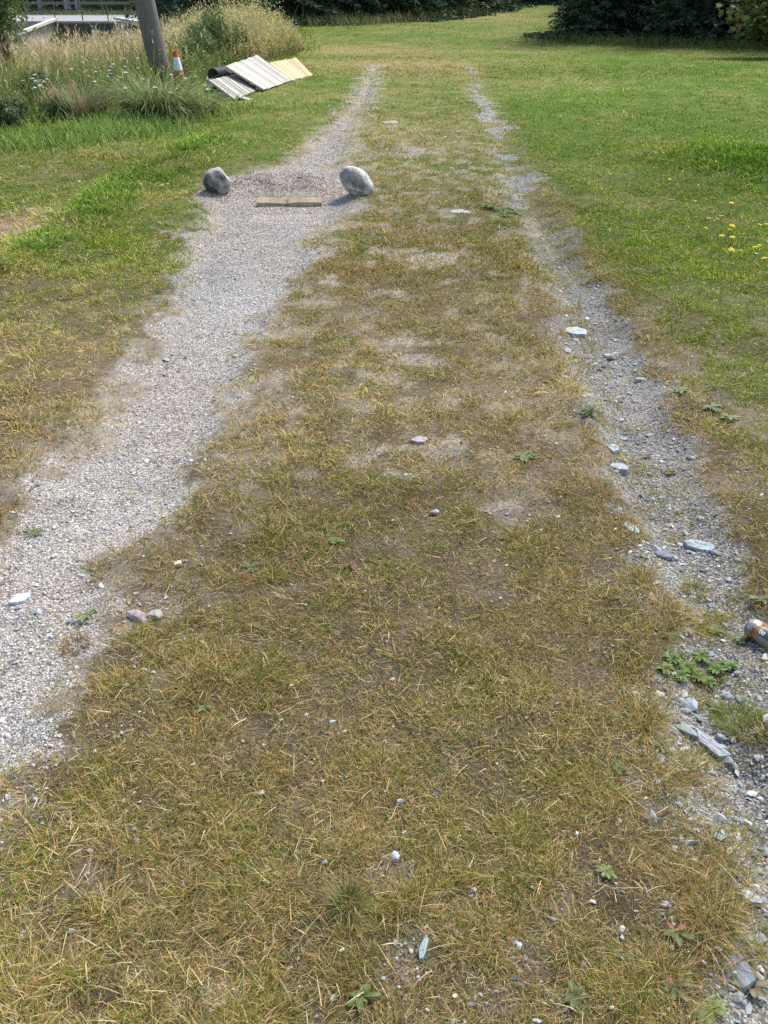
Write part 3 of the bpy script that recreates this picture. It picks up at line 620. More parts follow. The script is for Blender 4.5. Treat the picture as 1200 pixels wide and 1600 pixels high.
# ---------------------------------------------------------------- rosette weeds
def rosette(px, py, n, ln, wd, seed, col, label, name='weed_plant', e0=.5, red=0., aspect=1, cat='weed'):
    r = np.random.default_rng(seed); p = g3(px, py); V = []; F = []; C = []; n = int(n*1.5); ln *= .92; wd *= .62; e0 *= .7
    for i in range(n):
        a = i*2.4+r.uniform(-.5, .5); l = ln*r.uniform(.35, 1.15); w_ = wd*r.uniform(.8, 1.2); e = e0*r.uniform(.3, 1.3); b0 = len(V); k = 7
        pos = Vector((0, 0, .004)); dh = Vector((math.cos(a), math.sin(a), 0)); sd = Vector((-math.sin(a), math.cos(a), 0))
        c = np.array(col)*r.uniform(.75, 1.2)
        if r.random() < red: c = np.array([.26, .10, .06])*r.uniform(.7, 1.2)
        for s in range(k+1):
            f = s/k; ww = w_*(math.sin(math.pi*min(1, max(0, (f-.12)/.88))**1.25)**.7*.5+.05*(f < .3)); ww *= 1+.12*math.sin(s*2.4)
            for q, zz in ((-1, .16), (0, 0), (1, .16)):
                V.append(list(pos+sd*(q*ww)+Vector((0, 0, zz*ww*abs(q)*1.4)))); C.append(c*(1.25 if q == 0 else 1))
            ang = e*(1-1.7*f); pos = pos+(dh*math.cos(ang)+Vector((0, 0, math.sin(ang))))*(l/k)
        for s in range(k):
            for q in range(2):
                i0 = b0+s*3+q; F.append((i0, i0+1, i0+4, i0+3))
    o = link(name, rawmesh(name, V, F, np.array(C), True), M_LEAF); o.location = p+Vector((0, 0, .004))
    return tag(o, label, cat)
DG = (.075, .11, .03); BG = (.12, .165, .045); GG = (.12, .15, .07)
rosette(565, 1563, 9, .036, .020, 1, BG, 'bright green broad-leaved weed at the bottom edge of the turf', e0=.7)
rosette(948, 1366, 9, .026, .015, 2, BG, 'small light green rosette in the turf left of the track')
rosette(897, 1560, 8, .036, .018, 3, DG, 'dark green rosette near the bottom, right of the bright one')
rosette(1055, 1462, 6, .036, .018, 4, DG, 'weed with one orange leaf beside the bare soil', red=.25)
rosette(1050, 1545, 7, .042, .017, 5, (.14, .15, .06), 'dull reddish rosette between turf and slate gravel', red=.3)
rosette(1110, 1583, 7, .050, .026, 6, BG, 'fleshy rosette at the bottom of the right track', red=.1, e0=.8)
rosette(1170, 1545, 8, .040, .022, 7, (.15, .14, .06), 'reddish green weed just right of the large dark slate flake', red=.4)
rosette(522, 850, 12, .036, .030, 8, BG, 'leafy green clover weed in the middle of the near turf', e0=.6)
rosette(548, 886, 5, .035, .016, 9, (.15, .10, .06), 'dull purplish weed below the leafy clover weed', red=.2)
rosette(395, 890, 7, .045, .018, 10, (.12, .15, .08), 'greyish weed in the thin turf right of the left track')
rosette(820, 716, 12, .055, .024, 11, (.15, .20, .09), 'grey green weed clump near the turf edge, mid distance')
rosette(920, 648, 12, .06, .02, 12, DG, 'dark leafy weed on the turf edge above the grey green clump', e0=.9)
rosette(1010, 715, 6, .03, .015, 13, (.13, .12, .06), 'small dull weed inside the right track')
rosette(1045, 740, 10, .035, .014, 14, (.14, .14, .05), 'dull weed in the right track above the slate slab', red=.08)
rosette(1110, 640, 10, .05, .025, 15, (.19, .24, .13), 'pale green rosette in the lawn right of the track')
rosette(1140, 655, 9, .045, .022, 16, (.19, .24, .13), 'pale rosette nearer the right frame edge in the lawn')
rosette(1065, 612, 8, .045, .022, 17, (.17, .23, .12), 'pale rosette at the lawn edge of the right track')
rosette(1115, 988, 9, .035, .018, 18, GG, 'low grey green weed in the gravel left of the can')
rosette(1158, 1003, 6, .030, .018, 19, GG, 'flat grey green leaves tucked under the can end')
rosette(1120, 1110, 8, .035, .018, 20, DG, 'broad leaved weed between the green slate and the grass tuft')
rosette(1032, 1165, 9, .045, .018, 21, GG, 'grey green rosette on the turf left of the green slate')
rosette(1190, 940, 8, .04, .022, 22, GG, 'weed at the right frame edge above the can')
rosette(965, 1205, 7, .03, .014, 23, DG, 'small weed on the bare soil left of the slate chips')
rosette(320, 1110, 7, .028, .018, 24, (.13, .22, .10), 'small green weed in the near left turf')
rosette(135, 965, 9, .045, .014, 25, (.20, .25, .12), 'pale green weed spreading on the left gravel edge')
rosette(55, 835, 12, .04, .012, 26, (.14, .18, .06), 'green tuft weed alone on the left gravel')
for i, (px, py) in enumerate([(1050, 1035), (1072, 1046), (1095, 1030), (1118, 1050), (1062, 1060), (1088, 1062), (1138, 1045), (1105, 1070), (1040, 1050)]):
    rosette(px, py, 34, .030, .015, 40+i, (.085+.015*(i % 3), .16, .035), 'dark green leafy weed in the thick patch across the right track', e0=.9)['group'] = 'dark leafy weeds in the right track patch'
for i, (px, py) in enumerate([(765, 325), (785, 330), (806, 333), (790, 338)]):
    rosette(px, py, 16, .10, .028, 60+i, (.11, .17, .06), 'dark green weed in the clump at the far turf edge', e0=.8)['group'] = 'dark weeds at the far turf edge'
# grass tufts growing in and beside the tracks
def tuft(px, py, n, ln, spread, label, cols, wmin=.0014, name='grass_tuft', el=(.5, 1.4), bend=(.3, 1.2), group=None, cat='grass tuft'):
    p = g3(px, py); az = rng.uniform(0, 2*np.pi, n); r_ = spread*np.sqrt(rng.random(n))
    bx, by = np.cos(az)*r_, np.sin(az)*r_
    z = H(p.x+bx, p.y+by)-p.z
    e0 = rng.uniform(*el, n); c = np.array(cols)[rng.integers(0, len(cols), n)]*rng.uniform(.75, 1.25, n)[:, None]
    V, F, C = blades(np.stack([bx, by, z], 1), az+rng.normal(0, .5, n), e0, e0-rng.uniform(*bend, n), ln*rng.uniform(.5, 1.2, n), np.full(n, wmin)*rng.uniform(.7, 1.4, n), c*.75, c*1.15, 3)
    o = link(name, rawmesh(name, V, F, C), M_GRASS); o.location = p
    return tag(o, label, cat, group)
MIX = [(.12, .17, .045), (.20, .21, .07), (.33, .26, .12), (.16, .19, .05)]
tuft(545, 1415, 260, .07, .022, 'splayed tuft of longer grass with straw tips, low in the turf', MIX+[(.45, .36, .18)])
tuft(1150, 1125, 420, .05, .05, 'yellow green grass tuft growing in the right track', [(.20, .24, .06), (.28, .27, .08)])
tuft(1170, 1140, 420, .05, .05, 'grass tuft at the right frame edge below the can', [(.18, .23, .06), (.28, .27, .08)])
tuft(1062, 1040, 160, .04, .04, 'grass tuft among the dark leafy weeds at the turf side', [(.13, .20, .05), (.24, .24, .07)])
tuft(1105, 1056, 160, .035, .04, 'grass tuft among the dark leafy weeds at the gravel side', [(.13, .20, .05), (.24, .24, .07)])
tuft(1085, 925, 260, .045, .04, 'yellow green grass tuft in the right track above the leafy weeds', [(.24, .25, .06), (.36, .31, .10)])
tuft(135, 920+0, 60, .03, .03, 'thin reddish dry tuft on the left gravel', [(.26, .16, .09), (.34, .26, .14)])
tuft(120, 1010, 200, .04, .035, 'reddish brown dry tuft beside the near left gravel', [(.26, .16, .09), (.34, .26, .14)])
tuft(105, 790, 60, .03, .03, 'small olive tuft upper left gravel', [(.2, .2, .07)])
# ---------------------------------------------------------------- yellow and white flowers
def flower_mesh(name, r, hgt, petal, centre, n=13, seed=0):
    rr = np.random.default_rng(seed); V = []; F = []; C = []
    for i in range(n):
        a = i/n*2*math.pi; c, s = math.cos(a), math.sin(a); h_ = .35/n*6.2832*.75
        b = len(V); l = r*rr.uniform(.85, 1.1)
        V += [[c*r*.2, s*r*.2, hgt], [math.cos(a-h_)*l*.75, math.sin(a-h_)*l*.75, hgt+r*.22], [c*l, s*l, hgt+r*.12], [math.cos(a+h_)*l*.75, math.sin(a+h_)*l*.75, hgt+r*.22]]
        C += [petal]*4; F.append((b, b+1, b+2, b+3))
    b = len(V)
    for i in range(8):
        a = i/8*2*math.pi; V.append([math.cos(a)*r*.35, math.sin(a)*r*.35, hgt+r*.25]); C.append(centre)
    F += [(b, b+1, b+2, b+3), (b, b+3, b+4, b+7), (b+4, b+5, b+6, b+7)]
    b = len(V); w_ = .0018
    for z in (0, hgt):
        for q in range(4): V.append([w_*math.cos(q*1.5708), w_*math.sin(q*1.5708), z]); C.append((.12, .16, .05))
    for q in range(4): F.append((b+q, b+(q+1) % 4, b+4+(q+1) % 4, b+4+q))
    return rawmesh(name, V, F, np.array(C))
YM = [flower_mesh('yellow_flower', .021, h, (.80, .62, .03), (.75, .48, .02), seed=i) for i, h in enumerate((.05, .07, .09))]
YF = [(1045,322),(1044,288),(1108,343),(1108,347),(1126,350),(1113,356),(1139,362),(1097,365),(1130,381),(1141,381),(1156,383),(1125,388),(1139,400),(1154,404),(1172,413),(1195,415),(1181,404),(1180,371),(1195,359),(1139,330),(1085,330),(1183,390)]
for i, (px, py) in enumerate(YF):
    s_ = rng.uniform(.75, 1.2); p = g3(px, py+3)
    o = put('yellow_flower', YM[i % 3], M_PLAIN, p, (rng.uniform(-.3, .3), rng.uniform(-.3, .3), rng.uniform(0, 6))); o.scale = (s_,)*3
    tag(o, 'yellow hawkweed flower in the cluster on the green lawn right of the track', 'flower', 'yellow flowers in the right lawn')
for lab, px, py in (('yellow flower by itself beside the straw patch on the left', 20, 331), ('yellow flower further back behind the straw patch', 34, 301), ('lone small yellow flower on the far right lawn', 973, 183), ('lone small yellow flower mid right lawn', 877, 190), ('yellow flower at the right lawn edge, above the tall grass', 1183, 202)):
    o = put('yellow_flower', YM[1], M_PLAIN, g3(px, py+2), (0, .2, px)); tag(o, lab, 'flower')
n = 900; x, y = scatter(n, 8, 26, pw=1.2); gk = (green(x, y) > .62) & (rng.random(n) < .5); x, y = x[gk], y[gk]; n = len(x)
V, F, C = stones(x, y, H(x, y)+.035, rng.uniform(.014, .026, n), np.array([.72, .73, .66])*rng.uniform(.8, 1.1, n)[:, None], False, .7)
tag(link('clover_blossom', rawmesh('clover_blossom', V, F, C), M_PLAIN), 'tiny white clover blossoms speckling the green lawns', 'clover', kind='stuff')
# ---------------------------------------------------------------- rough weeds on the left bank
def weeds(n, dens_pw=1.0):
    yy = np.geomspace(8.5, 60, 300); pdf = (yy*.55+1)/yy**dens_pw/yy; cdf = np.cumsum(pdf); cdf /= cdf[-1]
    y = np.interp(rng.random(n), cdf, yy); x0 = bankx(y); xl = -.60*y-1.0
    x = x0-(x0-xl)*rng.random(n)
    d = x0-x+rng.normal(0, .12, n)
    k = d > 0; return x[k], y[k], d[k]
def clear_pile(x, y): return ~((x > -2.75) & (x < -1.0) & (y > 13.2) & (y < 18.7))
x, y, d = weeds(52000)
cn_ = g3(281, 133); clr = ~((np.abs(x-cn_.x*y/cn_.y) < .28) & (y < cn_.y+.1) & (y > cn_.y-1.6) & (rng.random(len(x)) < .6))
k = clr & clear_pile(x, y) & (rng.random(len(x)) < .45+.9*fbm(x, y, .5, 91)); x, y, d = x[k], y[k], d[k]; n = len(x)
z = H(x, y); dist = np.hypot(y, x)
tan = .85*np.clip(sstep(12.2, 15, y+.2*d)*.9*sstep(.4, 1.6, d)+(fbm(x, y, .9, 92)-.5)*1.3, 0, 1)
hgt = (.28+.5*sstep(.0, 1.3, d))*(.65+.7*fbm(x, y, .8, 93))
az = rng.uniform(0, 2*np.pi, n); e0 = rng.uniform(1.0, 1.55, n)
gcol = np.array([(.17, .25, .07), (.22, .29, .09), (.13, .19, .06), (.28, .31, .09)])[rng.integers(0, 4, n)]
tcol = np.array([(.52, .42, .19), (.42, .30, .16), (.60, .50, .24), (.46, .32, .20)])[rng.integers(0, 4, n)]
istan = rng.random(n) < tan; c = np.where(istan[:, None], tcol, gcol)*rng.uniform(.7, 1.3, n)[:, None]
wd = np.maximum(.004, .00065*dist)*rng.uniform(.7, 1.5, n)*np.where(istan, .8, 1.3)
ln = hgt*rng.uniform(.6, 1.2, n)
P1 = blades(np.stack([x, y, z], 1), az, e0, e0-rng.uniform(.1, 1.0, n), ln, wd, c*.7, c*1.1, 3)
# seed heads on the tan stems: small plumes
ks = np.where(istan & (rng.random(n) < .55))[0]; e_ = e0[ks]-.25
tipz = z[ks]+np.sin(e_)*ln[ks]*.95; tx = x[ks]+np.cos(az[ks])*np.cos(e_)*ln[ks]*.9; ty = y[ks]+np.sin(az[ks])*np.cos(e_)*ln[ks]*.9
rep = np.repeat(np.arange(len(ks)), 4); m_ = len(rep)
a2_ = rng.uniform(0, 6.28, m_); cc2 = np.array([(.66, .53, .33), (.56, .40, .29), (.70, .60, .34)])[rng.integers(0, 3, m_)]*rng.uniform(.8, 1.2, m_)[:, None]
P2 = blades(np.stack([tx[rep], ty[rep], tipz[rep]-rng.uniform(0, .12, m_)], 1), a2_, rng.uniform(.7, 1.4, m_), rng.uniform(.2, 1.2, m_), rng.uniform(.04, .11, m_), np.maximum(.007, .0008*dist[ks][rep]), cc2, cc2, 2)
V, F, C = join([P1, P2])
tag(link('tall_grass', rawmesh('tall_grass', V, F, C), M_GRASS), 'waist-high wild grass and seed heads on the left bank', 'tall grass', kind='stuff')
print('weeds', len(F))
# broad-leaved ground cover among them
x, y, d = weeds(40000); k = clear_pile(x, y) & (fbm(x, y, .7, 95) > .50); x, y, d = x[k], y[k], d[k]; n = len(x)
z = H(x, y)+rng.uniform(.05, .5, n)*sstep(0, .9, d)+.05; az = rng.uniform(0, 6.28, n); dist = np.hypot(y, x)
c = np.array([(.14, .23, .05), (.22, .32, .08), (.10, .17, .05), (.42, .42, .08)])[rng.choice(4, n, p=[.36, .34, .2, .10])]*rng.uniform(.7, 1.3, n)[:, None]
V, F, C = blades(np.stack([x, y, z], 1), az, rng.uniform(-.3, .9, n), rng.uniform(-.6, .3, n), np.maximum(.05, .003*dist)*rng.uniform(.7, 1.4, n), np.maximum(.022, .0016*dist)*rng.uniform(.7, 1.4, n), c, c*1.1, 2)
tag(link('undergrowth', rawmesh('undergrowth', V, F, C), M_LEAF), 'leafy green weeds mixed through the tall wild grass', 'undergrowth', kind='stuff')
# pale tall growth: the mound of weeds beyond the board pile
n = 15000; cx, cy = -3.1, 22.5; a = rng.uniform(0, 6.28, n); q = np.sqrt(rng.random(n)); x = cx+np.cos(a)*q*1.6; y = cy+np.sin(a)*q*3.2
k = x < bankx(y)+.15; x, y, q = x[k], y[k], q[k]; n = len(x); z = H(x, y)
hh = (.95*np.sqrt(np.clip(1-q**2, 0, 1))*np.where(x > cx, 1-.45*(x-cx)/1.3, 1)+.12)*rng.uniform(.4, 1.0, n)*(.45+1.1*fbm(x, y, .45, 96, 3))*(1+.35*(rng.random(n) < .12))
c = np.array([(.52, .46, .22), (.40, .40, .18), (.55, .45, .28), (.26, .31, .12), (.60, .54, .20)])[rng.integers(0, 5, n)]*rng.uniform(.7, 1.2, n)[:, None]
az = rng.uniform(0, 6.28, n); e0 = rng.uniform(1.1, 1.55, n)
P1 = blades(np.stack([x, y, z], 1), az, e0, e0-.5, hh, np.full(n, .012), c*.6, c, 3)
rep = np.repeat(np.arange(n), 3); m_ = len(rep)
P2 = blades(np.stack([x[rep], y[rep], z[rep]+hh[rep]*rng.uniform(.45, 1., m_)], 1), rng.uniform(0, 6.28, m_), rng.uniform(0, 1.3, m_), rng.uniform(-.3, 1, m_), rng.uniform(.03, .08, m_), np.full(m_, .022), c[rep], c[rep]*1.15, 2)
V, F, C = join([P1, P2])
tag(link('tall_weeds', rawmesh('tall_weeds', V, F, C), M_GRASS), 'tall straw coloured flowering weeds beyond the board pile', 'weeds', kind='stuff')
# yarrow flowers
def yarrow(seed, h):
    r = np.random.default_rng(seed); V = []; F = []; C = []
    for i in range(14):
        a = i*2.4; q = .045*math.sqrt(i/14); cx_, cy_ = math.cos(a)*q, math.sin(a)*q; b = len(V); zz = h-.15*q+r.uniform(-.004, .004)
        for s in range(6): V.append([cx_+.013*math.cos(s*1.047), cy_+.013*math.sin(s*1.047), zz]); C.append((.62, .62, .56))
        V.append([cx_, cy_, zz+.006]); C.append((.6, .58, .48))
        for s in range(6): F.append((b+s, b+(s+1) % 6, b+6))
        b = len(V); V += [[cx_-.002, cy_, zz], [cx_+.002, cy_, zz], [0, 0, h-.12]]; C += [(.14, .18, .07)]*3; F.append((b, b+1, b+2))
    b = len(V); V += [[-.004, 0, 0], [.004, 0, 0], [0, .0, h-.1], [0, -.004, 0], [0, .004, 0], [0, 0, h-.1]]; C += [(.14, .18, .07)]*6; F += [(b, b+1, b+2), (b+3, b+4, b+5)]
    return rawmesh('white_flower', V, F, np.array(C))
WM = [yarrow(i, h) for i, h in enumerate((.42, .5, .58))]
def white(px, py, group, label, h=1, sc_=1.):
    k_ = rng.uniform(.28, .5); hh = (.42, .5, .58)[h]*sc_; p = G(px, py, 0)
    for _ in range(5): p = G(px, py, H1(p.x, p.y)+hh)
    o = put('white_flower', WM[h], M_PLAIN, (p.x, p.y, p.z-hh), (rng.uniform(-.12, .12), rng.uniform(-.12, .12), px)); o.scale = (k_*sc_, k_*sc_, sc_)
    tag(o, label, 'flower', group)
for i in range(26): white(185+rng.normal(0, 34), 116+rng.normal(0, 13), 'white umbel flowers left of the pole', 'white flat-topped wildflower in the weeds left of the leaning pole', i % 3)
for i in range(11): white(72+rng.normal(0, 18), 126+rng.normal(0, 5), 'white umbel flowers over the dark bush', 'white flat-topped wildflower above the small dark bush', i % 3)
for i in range(22): white(55+rng.normal(0, 9), 62+rng.normal(0, 4), 'white flowers by the culvert wing', 'white wildflower in the clump before the pale culvert wall', i % 3, 1.3)
for i in range(8): white(300+rng.normal(0, 22), 122+rng.normal(0, 12), 'white flowers between pole and boards', 'white flat-topped wildflower between the pole and the boards', i % 3)
# large drooping sedge at the pole foot
SG = [(.18, .26, .10), (.28, .34, .15), (.13, .20, .08), (.40, .37, .18)]
tuft(248, 184, 1500, .75, .26, 'large arching clump of broad grass in front of the pole', SG, wmin=.011, name='grass_clump', el=(.9, 1.5), bend=(.9, 2.2), cat='grass clump')
tuft(306, 178, 700, .40, .22, 'smaller arching grass clump between the large one and the boards', SG, wmin=.010, name='grass_clump', el=(.9, 1.5), bend=(.8, 1.9), cat='grass clump')
tuft(130, 185, 600, .5, .25, 'thin brownish tall grass clump at the bank edge left of the big clump', SG+[(.36, .27, .18)]*3, wmin=.009, name='grass_clump', el=(1.1, 1.5), bend=(.3, 1.1), cat='grass clump')
# ---------------------------------------------------------------- bushes and trees
def tube(path, radii, col, n=8):
    V = []; F = []; path = [Vector(p) for p in path]
    for i, (p, r_) in enumerate(zip(path, radii)):
        d_ = (path[min(i+1, len(path)-1)]-path[max(i-1, 0)]).normalized()
        s1 = d_.cross(Vector((0, 1, .01))).normalized() if abs(d_.y) < .95 else d_.cross(Vector((1, 0, 0))).normalized(); s2 = d_.cross(s1)
        for q in range(n):
            a = q/n*2*math.pi; V.append(list(p+(s1*math.cos(a)+s2*math.sin(a))*r_))
    for i in range(len(path)-1):
        for q in range(n): F.append((i*n+q, i*n+(q+1) % n, (i+1)*n+(q+1) % n, (i+1)*n+q))
    V = np.array(V); return V, np.array(F), np.repeat(np.array([col]), len(V), 0)*rng.uniform(.8, 1.2, len(V))[:, None]
def leaves(c, size, nrm, asp, col, jit=.6):
    """rhombic leaves: c centres, nrm main direction of the leaf"""
    n = len(c); d_ = nrm+rng.normal(0, jit, (n, 3)); d_ /= np.linalg.norm(d_, axis=1)[:, None]
    s_ = np.cross(d_, rng.normal(size=(n, 3))); s_ /= np.linalg.norm(s_, axis=1)[:, None]+1e-9
    L = size[:, None]*.5; V = np.stack([c-d_*L, c+s_*L*asp, c+d_*L, c-s_*L*asp], 1).reshape(-1, 3)
    F = (np.arange(n)[:, None]*4+np.array([0, 1, 2, 3])[None]); return V, F, np.repeat(col, 4, 0)
def spruce_meshes(seed, Ht, Rd, nb, ns, col, low=.1, trunk=(.20, .18, .16)):
    global rng; sv = rng; rng = np.random.default_rng(seed)
    tr = tube([(0, 0, -.3), (0.02, 0, Ht*.3), (-.03, .02, Ht*.7), (0, 0, Ht)], [Ht*.022, Ht*.018, Ht*.009, .01], trunk, 10)
    hb = low+(Ht-low)*rng.random(nb)**1.25; az = rng.uniform(0, 6.28, nb); bl = Rd*(1-hb/Ht)**.75*rng.uniform(.65, 1.1, nb)+.1
    bi = np.repeat(np.arange(nb), ns); f = rng.random(len(bi))**.65; a = az[bi]; l = bl[bi]
    r_ = f*l; off = rng.normal(0, 1, len(bi))*.17*l*(1.15-f)*(.4+f)
    c = np.stack([np.cos(a)*r_-np.sin(a)*off, np.sin(a)*r_+np.cos(a)*off, hb[bi]-.28*r_+.12*r_*f-.25*np.abs(off)+rng.normal(0, .03, len(bi))], 1)
    c[:, 2] = np.maximum(c[:, 2], .03)
    sg = np.sign(off)*.8; nrm = np.stack([np.cos(a+sg), np.sin(a+sg), np.full(len(a), -.25)], 1)
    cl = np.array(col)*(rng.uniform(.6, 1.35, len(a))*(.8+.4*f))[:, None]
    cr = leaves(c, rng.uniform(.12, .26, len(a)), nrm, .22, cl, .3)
    rng = sv; return rawmesh('trunk', *tr, True), rawmesh('crown', *cr)
def broad_meshes(seed, Ht, Rd, n, col, lsize, low=.0, trunkc=(.22, .2, .18), lobes=26, thin=.35, trunk_r=None):
    global rng; sv = rng; rng = np.random.default_rng(seed)
    lobe = rng.normal(size=(lobes, 3)); lobe /= np.linalg.norm(lobe, axis=1)[:, None]; lobe *= rng.uniform(.35, .85, lobes)[:, None]
    cz = (Ht+low)/2; lobe = lobe*np.array([Rd, Rd, (Ht-low)/2])+np.array([0, 0, cz])
    lr = rng.uniform(.25, .45, lobes)*Rd
    tr_ = trunk_r or Ht*.02
    parts = [tube([(0, 0, -.3), (0, .03, Ht*.35), (.05, 0, Ht*.85)], [tr_*1.3, tr_, tr_*.3], trunkc, 10)]
    for lc in lobe[:min(lobes, 14)]:
        z0 = max(.05, lc[2]*.45); parts.append(tube([(0, 0, z0), (lc[0]*.5, lc[1]*.5, (z0+lc[2])/2+.05), tuple(lc)], [tr_*.5, tr_*.35, tr_*.12], trunkc, 6))
    tr = join(parts)
    li = rng.integers(0, lobes, n); u = rng.normal(size=(n, 3)); u /= np.linalg.norm(u, axis=1)[:, None]
    c = lobe[li]+u*(lr[li]*rng.random(n)**thin)[:, None]*np.array([1, 1, .8]); c[:, 2] = np.maximum(c[:, 2], .02)
    tint = rng.uniform(.75, 1.2, lobes)[li]
    cl = np.array(col)[rng.integers(0, len(col), n)]*(tint*rng.uniform(.7, 1.3, n))[:, None]
    cr = leaves(c, lsize*rng.uniform(.7, 1.3, n), u*.4+np.array([0, 0, -.3]), .42, cl, .8)
    rng = sv; return rawmesh('trunk', *tr, True), rawmesh('crown', *cr)
def place_tree(name, ms, x, y, label, cat, group=None, s=1., rz=0, mat=None, lean=(0, 0)):
    e = empty(name, (x, y, H1(x, y)), rz); e.scale = (s,)*3; e.rotation_euler = (lean[0], lean[1], rz)
    for nm, me_, mt in (('trunk', ms[0], M_BARK), ('crown', ms[1], mat or M_NEEDLE)): link(nm, me_, mt, e)
    return tag(e, label, cat, group)
SPC = (.045, .075, .038)
SA = spruce_meshes(101, 7.0, 2.4, 330, 85, SPC, .05); SB = spruce_meshes(102, 8.0, 2.6, 300, 85, (.04, .07, .04), .05); SC = spruce_meshes(103, 9.5, 2.6, 230, 80, (.045, .07, .04), 1.3, (.26, .23, .21))
BD = broad_meshes(104, 6.5, 2.6, 26000, [(.05, .085, .03), (.07, .11, .035), (.04, .07, .03)], .11, .1)
GRP = 'dark trees of the right wood'
right = [(5.75, 28.0, SA, 'dark spruce at the left end of the right wood, skirts on the lawn'), (8.2, 27.4, SB, 'dark spruce second from the left end of the right wood'),
 (10.1, 26.6, SA, 'dark spruce in the middle of the right wood edge'), (12.0, 26.4, SB, 'dark spruce behind the maple bough'), (14.2, 25.6, SA, 'outermost dark spruce of the right wood edge')]
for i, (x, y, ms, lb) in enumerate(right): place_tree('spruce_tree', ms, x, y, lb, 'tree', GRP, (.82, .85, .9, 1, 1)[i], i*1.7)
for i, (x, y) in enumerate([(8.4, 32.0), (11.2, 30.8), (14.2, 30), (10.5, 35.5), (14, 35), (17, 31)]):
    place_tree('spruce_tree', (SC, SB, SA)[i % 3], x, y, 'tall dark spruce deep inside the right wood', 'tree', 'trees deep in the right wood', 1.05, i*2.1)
GRP2 = 'dark trees behind the lawn'
mids = [(-4.2, 35.0, SA, 'dark spruce behind the straw coloured weeds'), (-2.35, 36.2, SC, 'tall spruce with a bare grey trunk showing low down'), (-1.5, 37.0, SC, 'tall spruce just right of the bare grey trunk'), (.0, 36.6, SB, 'dark low-skirted spruce behind the centre of the lawn'),
 (1.5, 39.0, SA, 'dark spruce behind the lawn, right of centre'), (2.9, 42.6, SB, 'dark spruce right behind the rising end of the lawn'), (4.2, 47.5, SB, 'dark spruce set back near the end of the lawn')]
for i, (x, y, ms, lb) in enumerate(mids): place_tree('spruce_tree', ms, x, y, lb, 'tree', GRP2, 1., 3+i*1.3)
SD = spruce_meshes(107, 2.2, 1.7, 130, 60, (.045, .08, .035), .03)
place_tree('spruce_bush', SD, -2.5, 33.2, 'low spreading spruce bush below the bare grey trunk', 'bush', None, 1, .4)
place_tree('spruce_bush', SD, -.9, 34.4, 'low spreading spruce bush at the lawn edge near the centre', 'bush', None, .8, 1.4)
for i, (x, y) in enumerate([(-7, 42), (-4.4, 43), (-1.5, 44), (1.6, 46), (4.5, 53), (-9, 48), (8, 52), (11, 44), (9, 58), (4, 60), (-1, 54), (13, 50)]):
    place_tree('spruce_tree', (SB, SC, SA)[i % 3], x, y, 'tall dark spruce in the back rows of the wood', 'tree', 'back rows of dark trees', 1.15, i*1.1)
BE = broad_meshes(105, 2.4, 1.5, 9000, [(.12, .19, .05), (.17, .24, .07), (.09, .14, .05)], .10, .0)
for x, y, s, lb in ((3.2, 45.2, .55, 'light green bush at the end of the lawn, left one'), (5.6, 52, .9, 'light green bush closing the far end of the lawn'), (7.6, 55, 1.0, 'light green bush furthest right beyond the lawn'), (6.9, 38.5, .6, 'green bush behind the left spruce of the right wood')):
    place_tree('leafy_bush', BE, x, y, lb, 'bush', None, s, x, M_LEAF)
for i, (x, y, s_) in enumerate([(5.2, 27.6, .75), (6.9, 28.9, 1.2), (8.9, 28.4, 1.3), (10.4, 27.9, 1.3), (12.2, 27.6, 1.3), (14.2, 27.4, 1.3), (7.4, 26.7, .7), (9.2, 26.2, .7), (11.2, 25.7, .75), (13.4, 25, .8), (7.6, 31.5, 1.5), (10, 31, 1.5), (13, 30, 1.5)]):
    place_tree('spruce_bush', SD, x, y, 'dark low spruce growth filling the foot of the right wood', 'bush', 'low spruce growth in the right wood', s_, i*1.3)
for i, (x, y, s_) in enumerate([(-3.6, 33.6, 1.0), (.7, 35.9, .9), (2.0, 38.2, 1.0), (3.2, 42, 1.1), (-5.5, 35, 1.3), (-1.8, 38, 1.5), (.4, 40, 1.5), (2.2, 43, 1.5)]):
    place_tree('spruce_bush', SD, x, y, 'dark low spruce growth at the foot of the trees behind the lawn', 'bush', 'low spruce growth behind the lawn', s_, i*1.7)
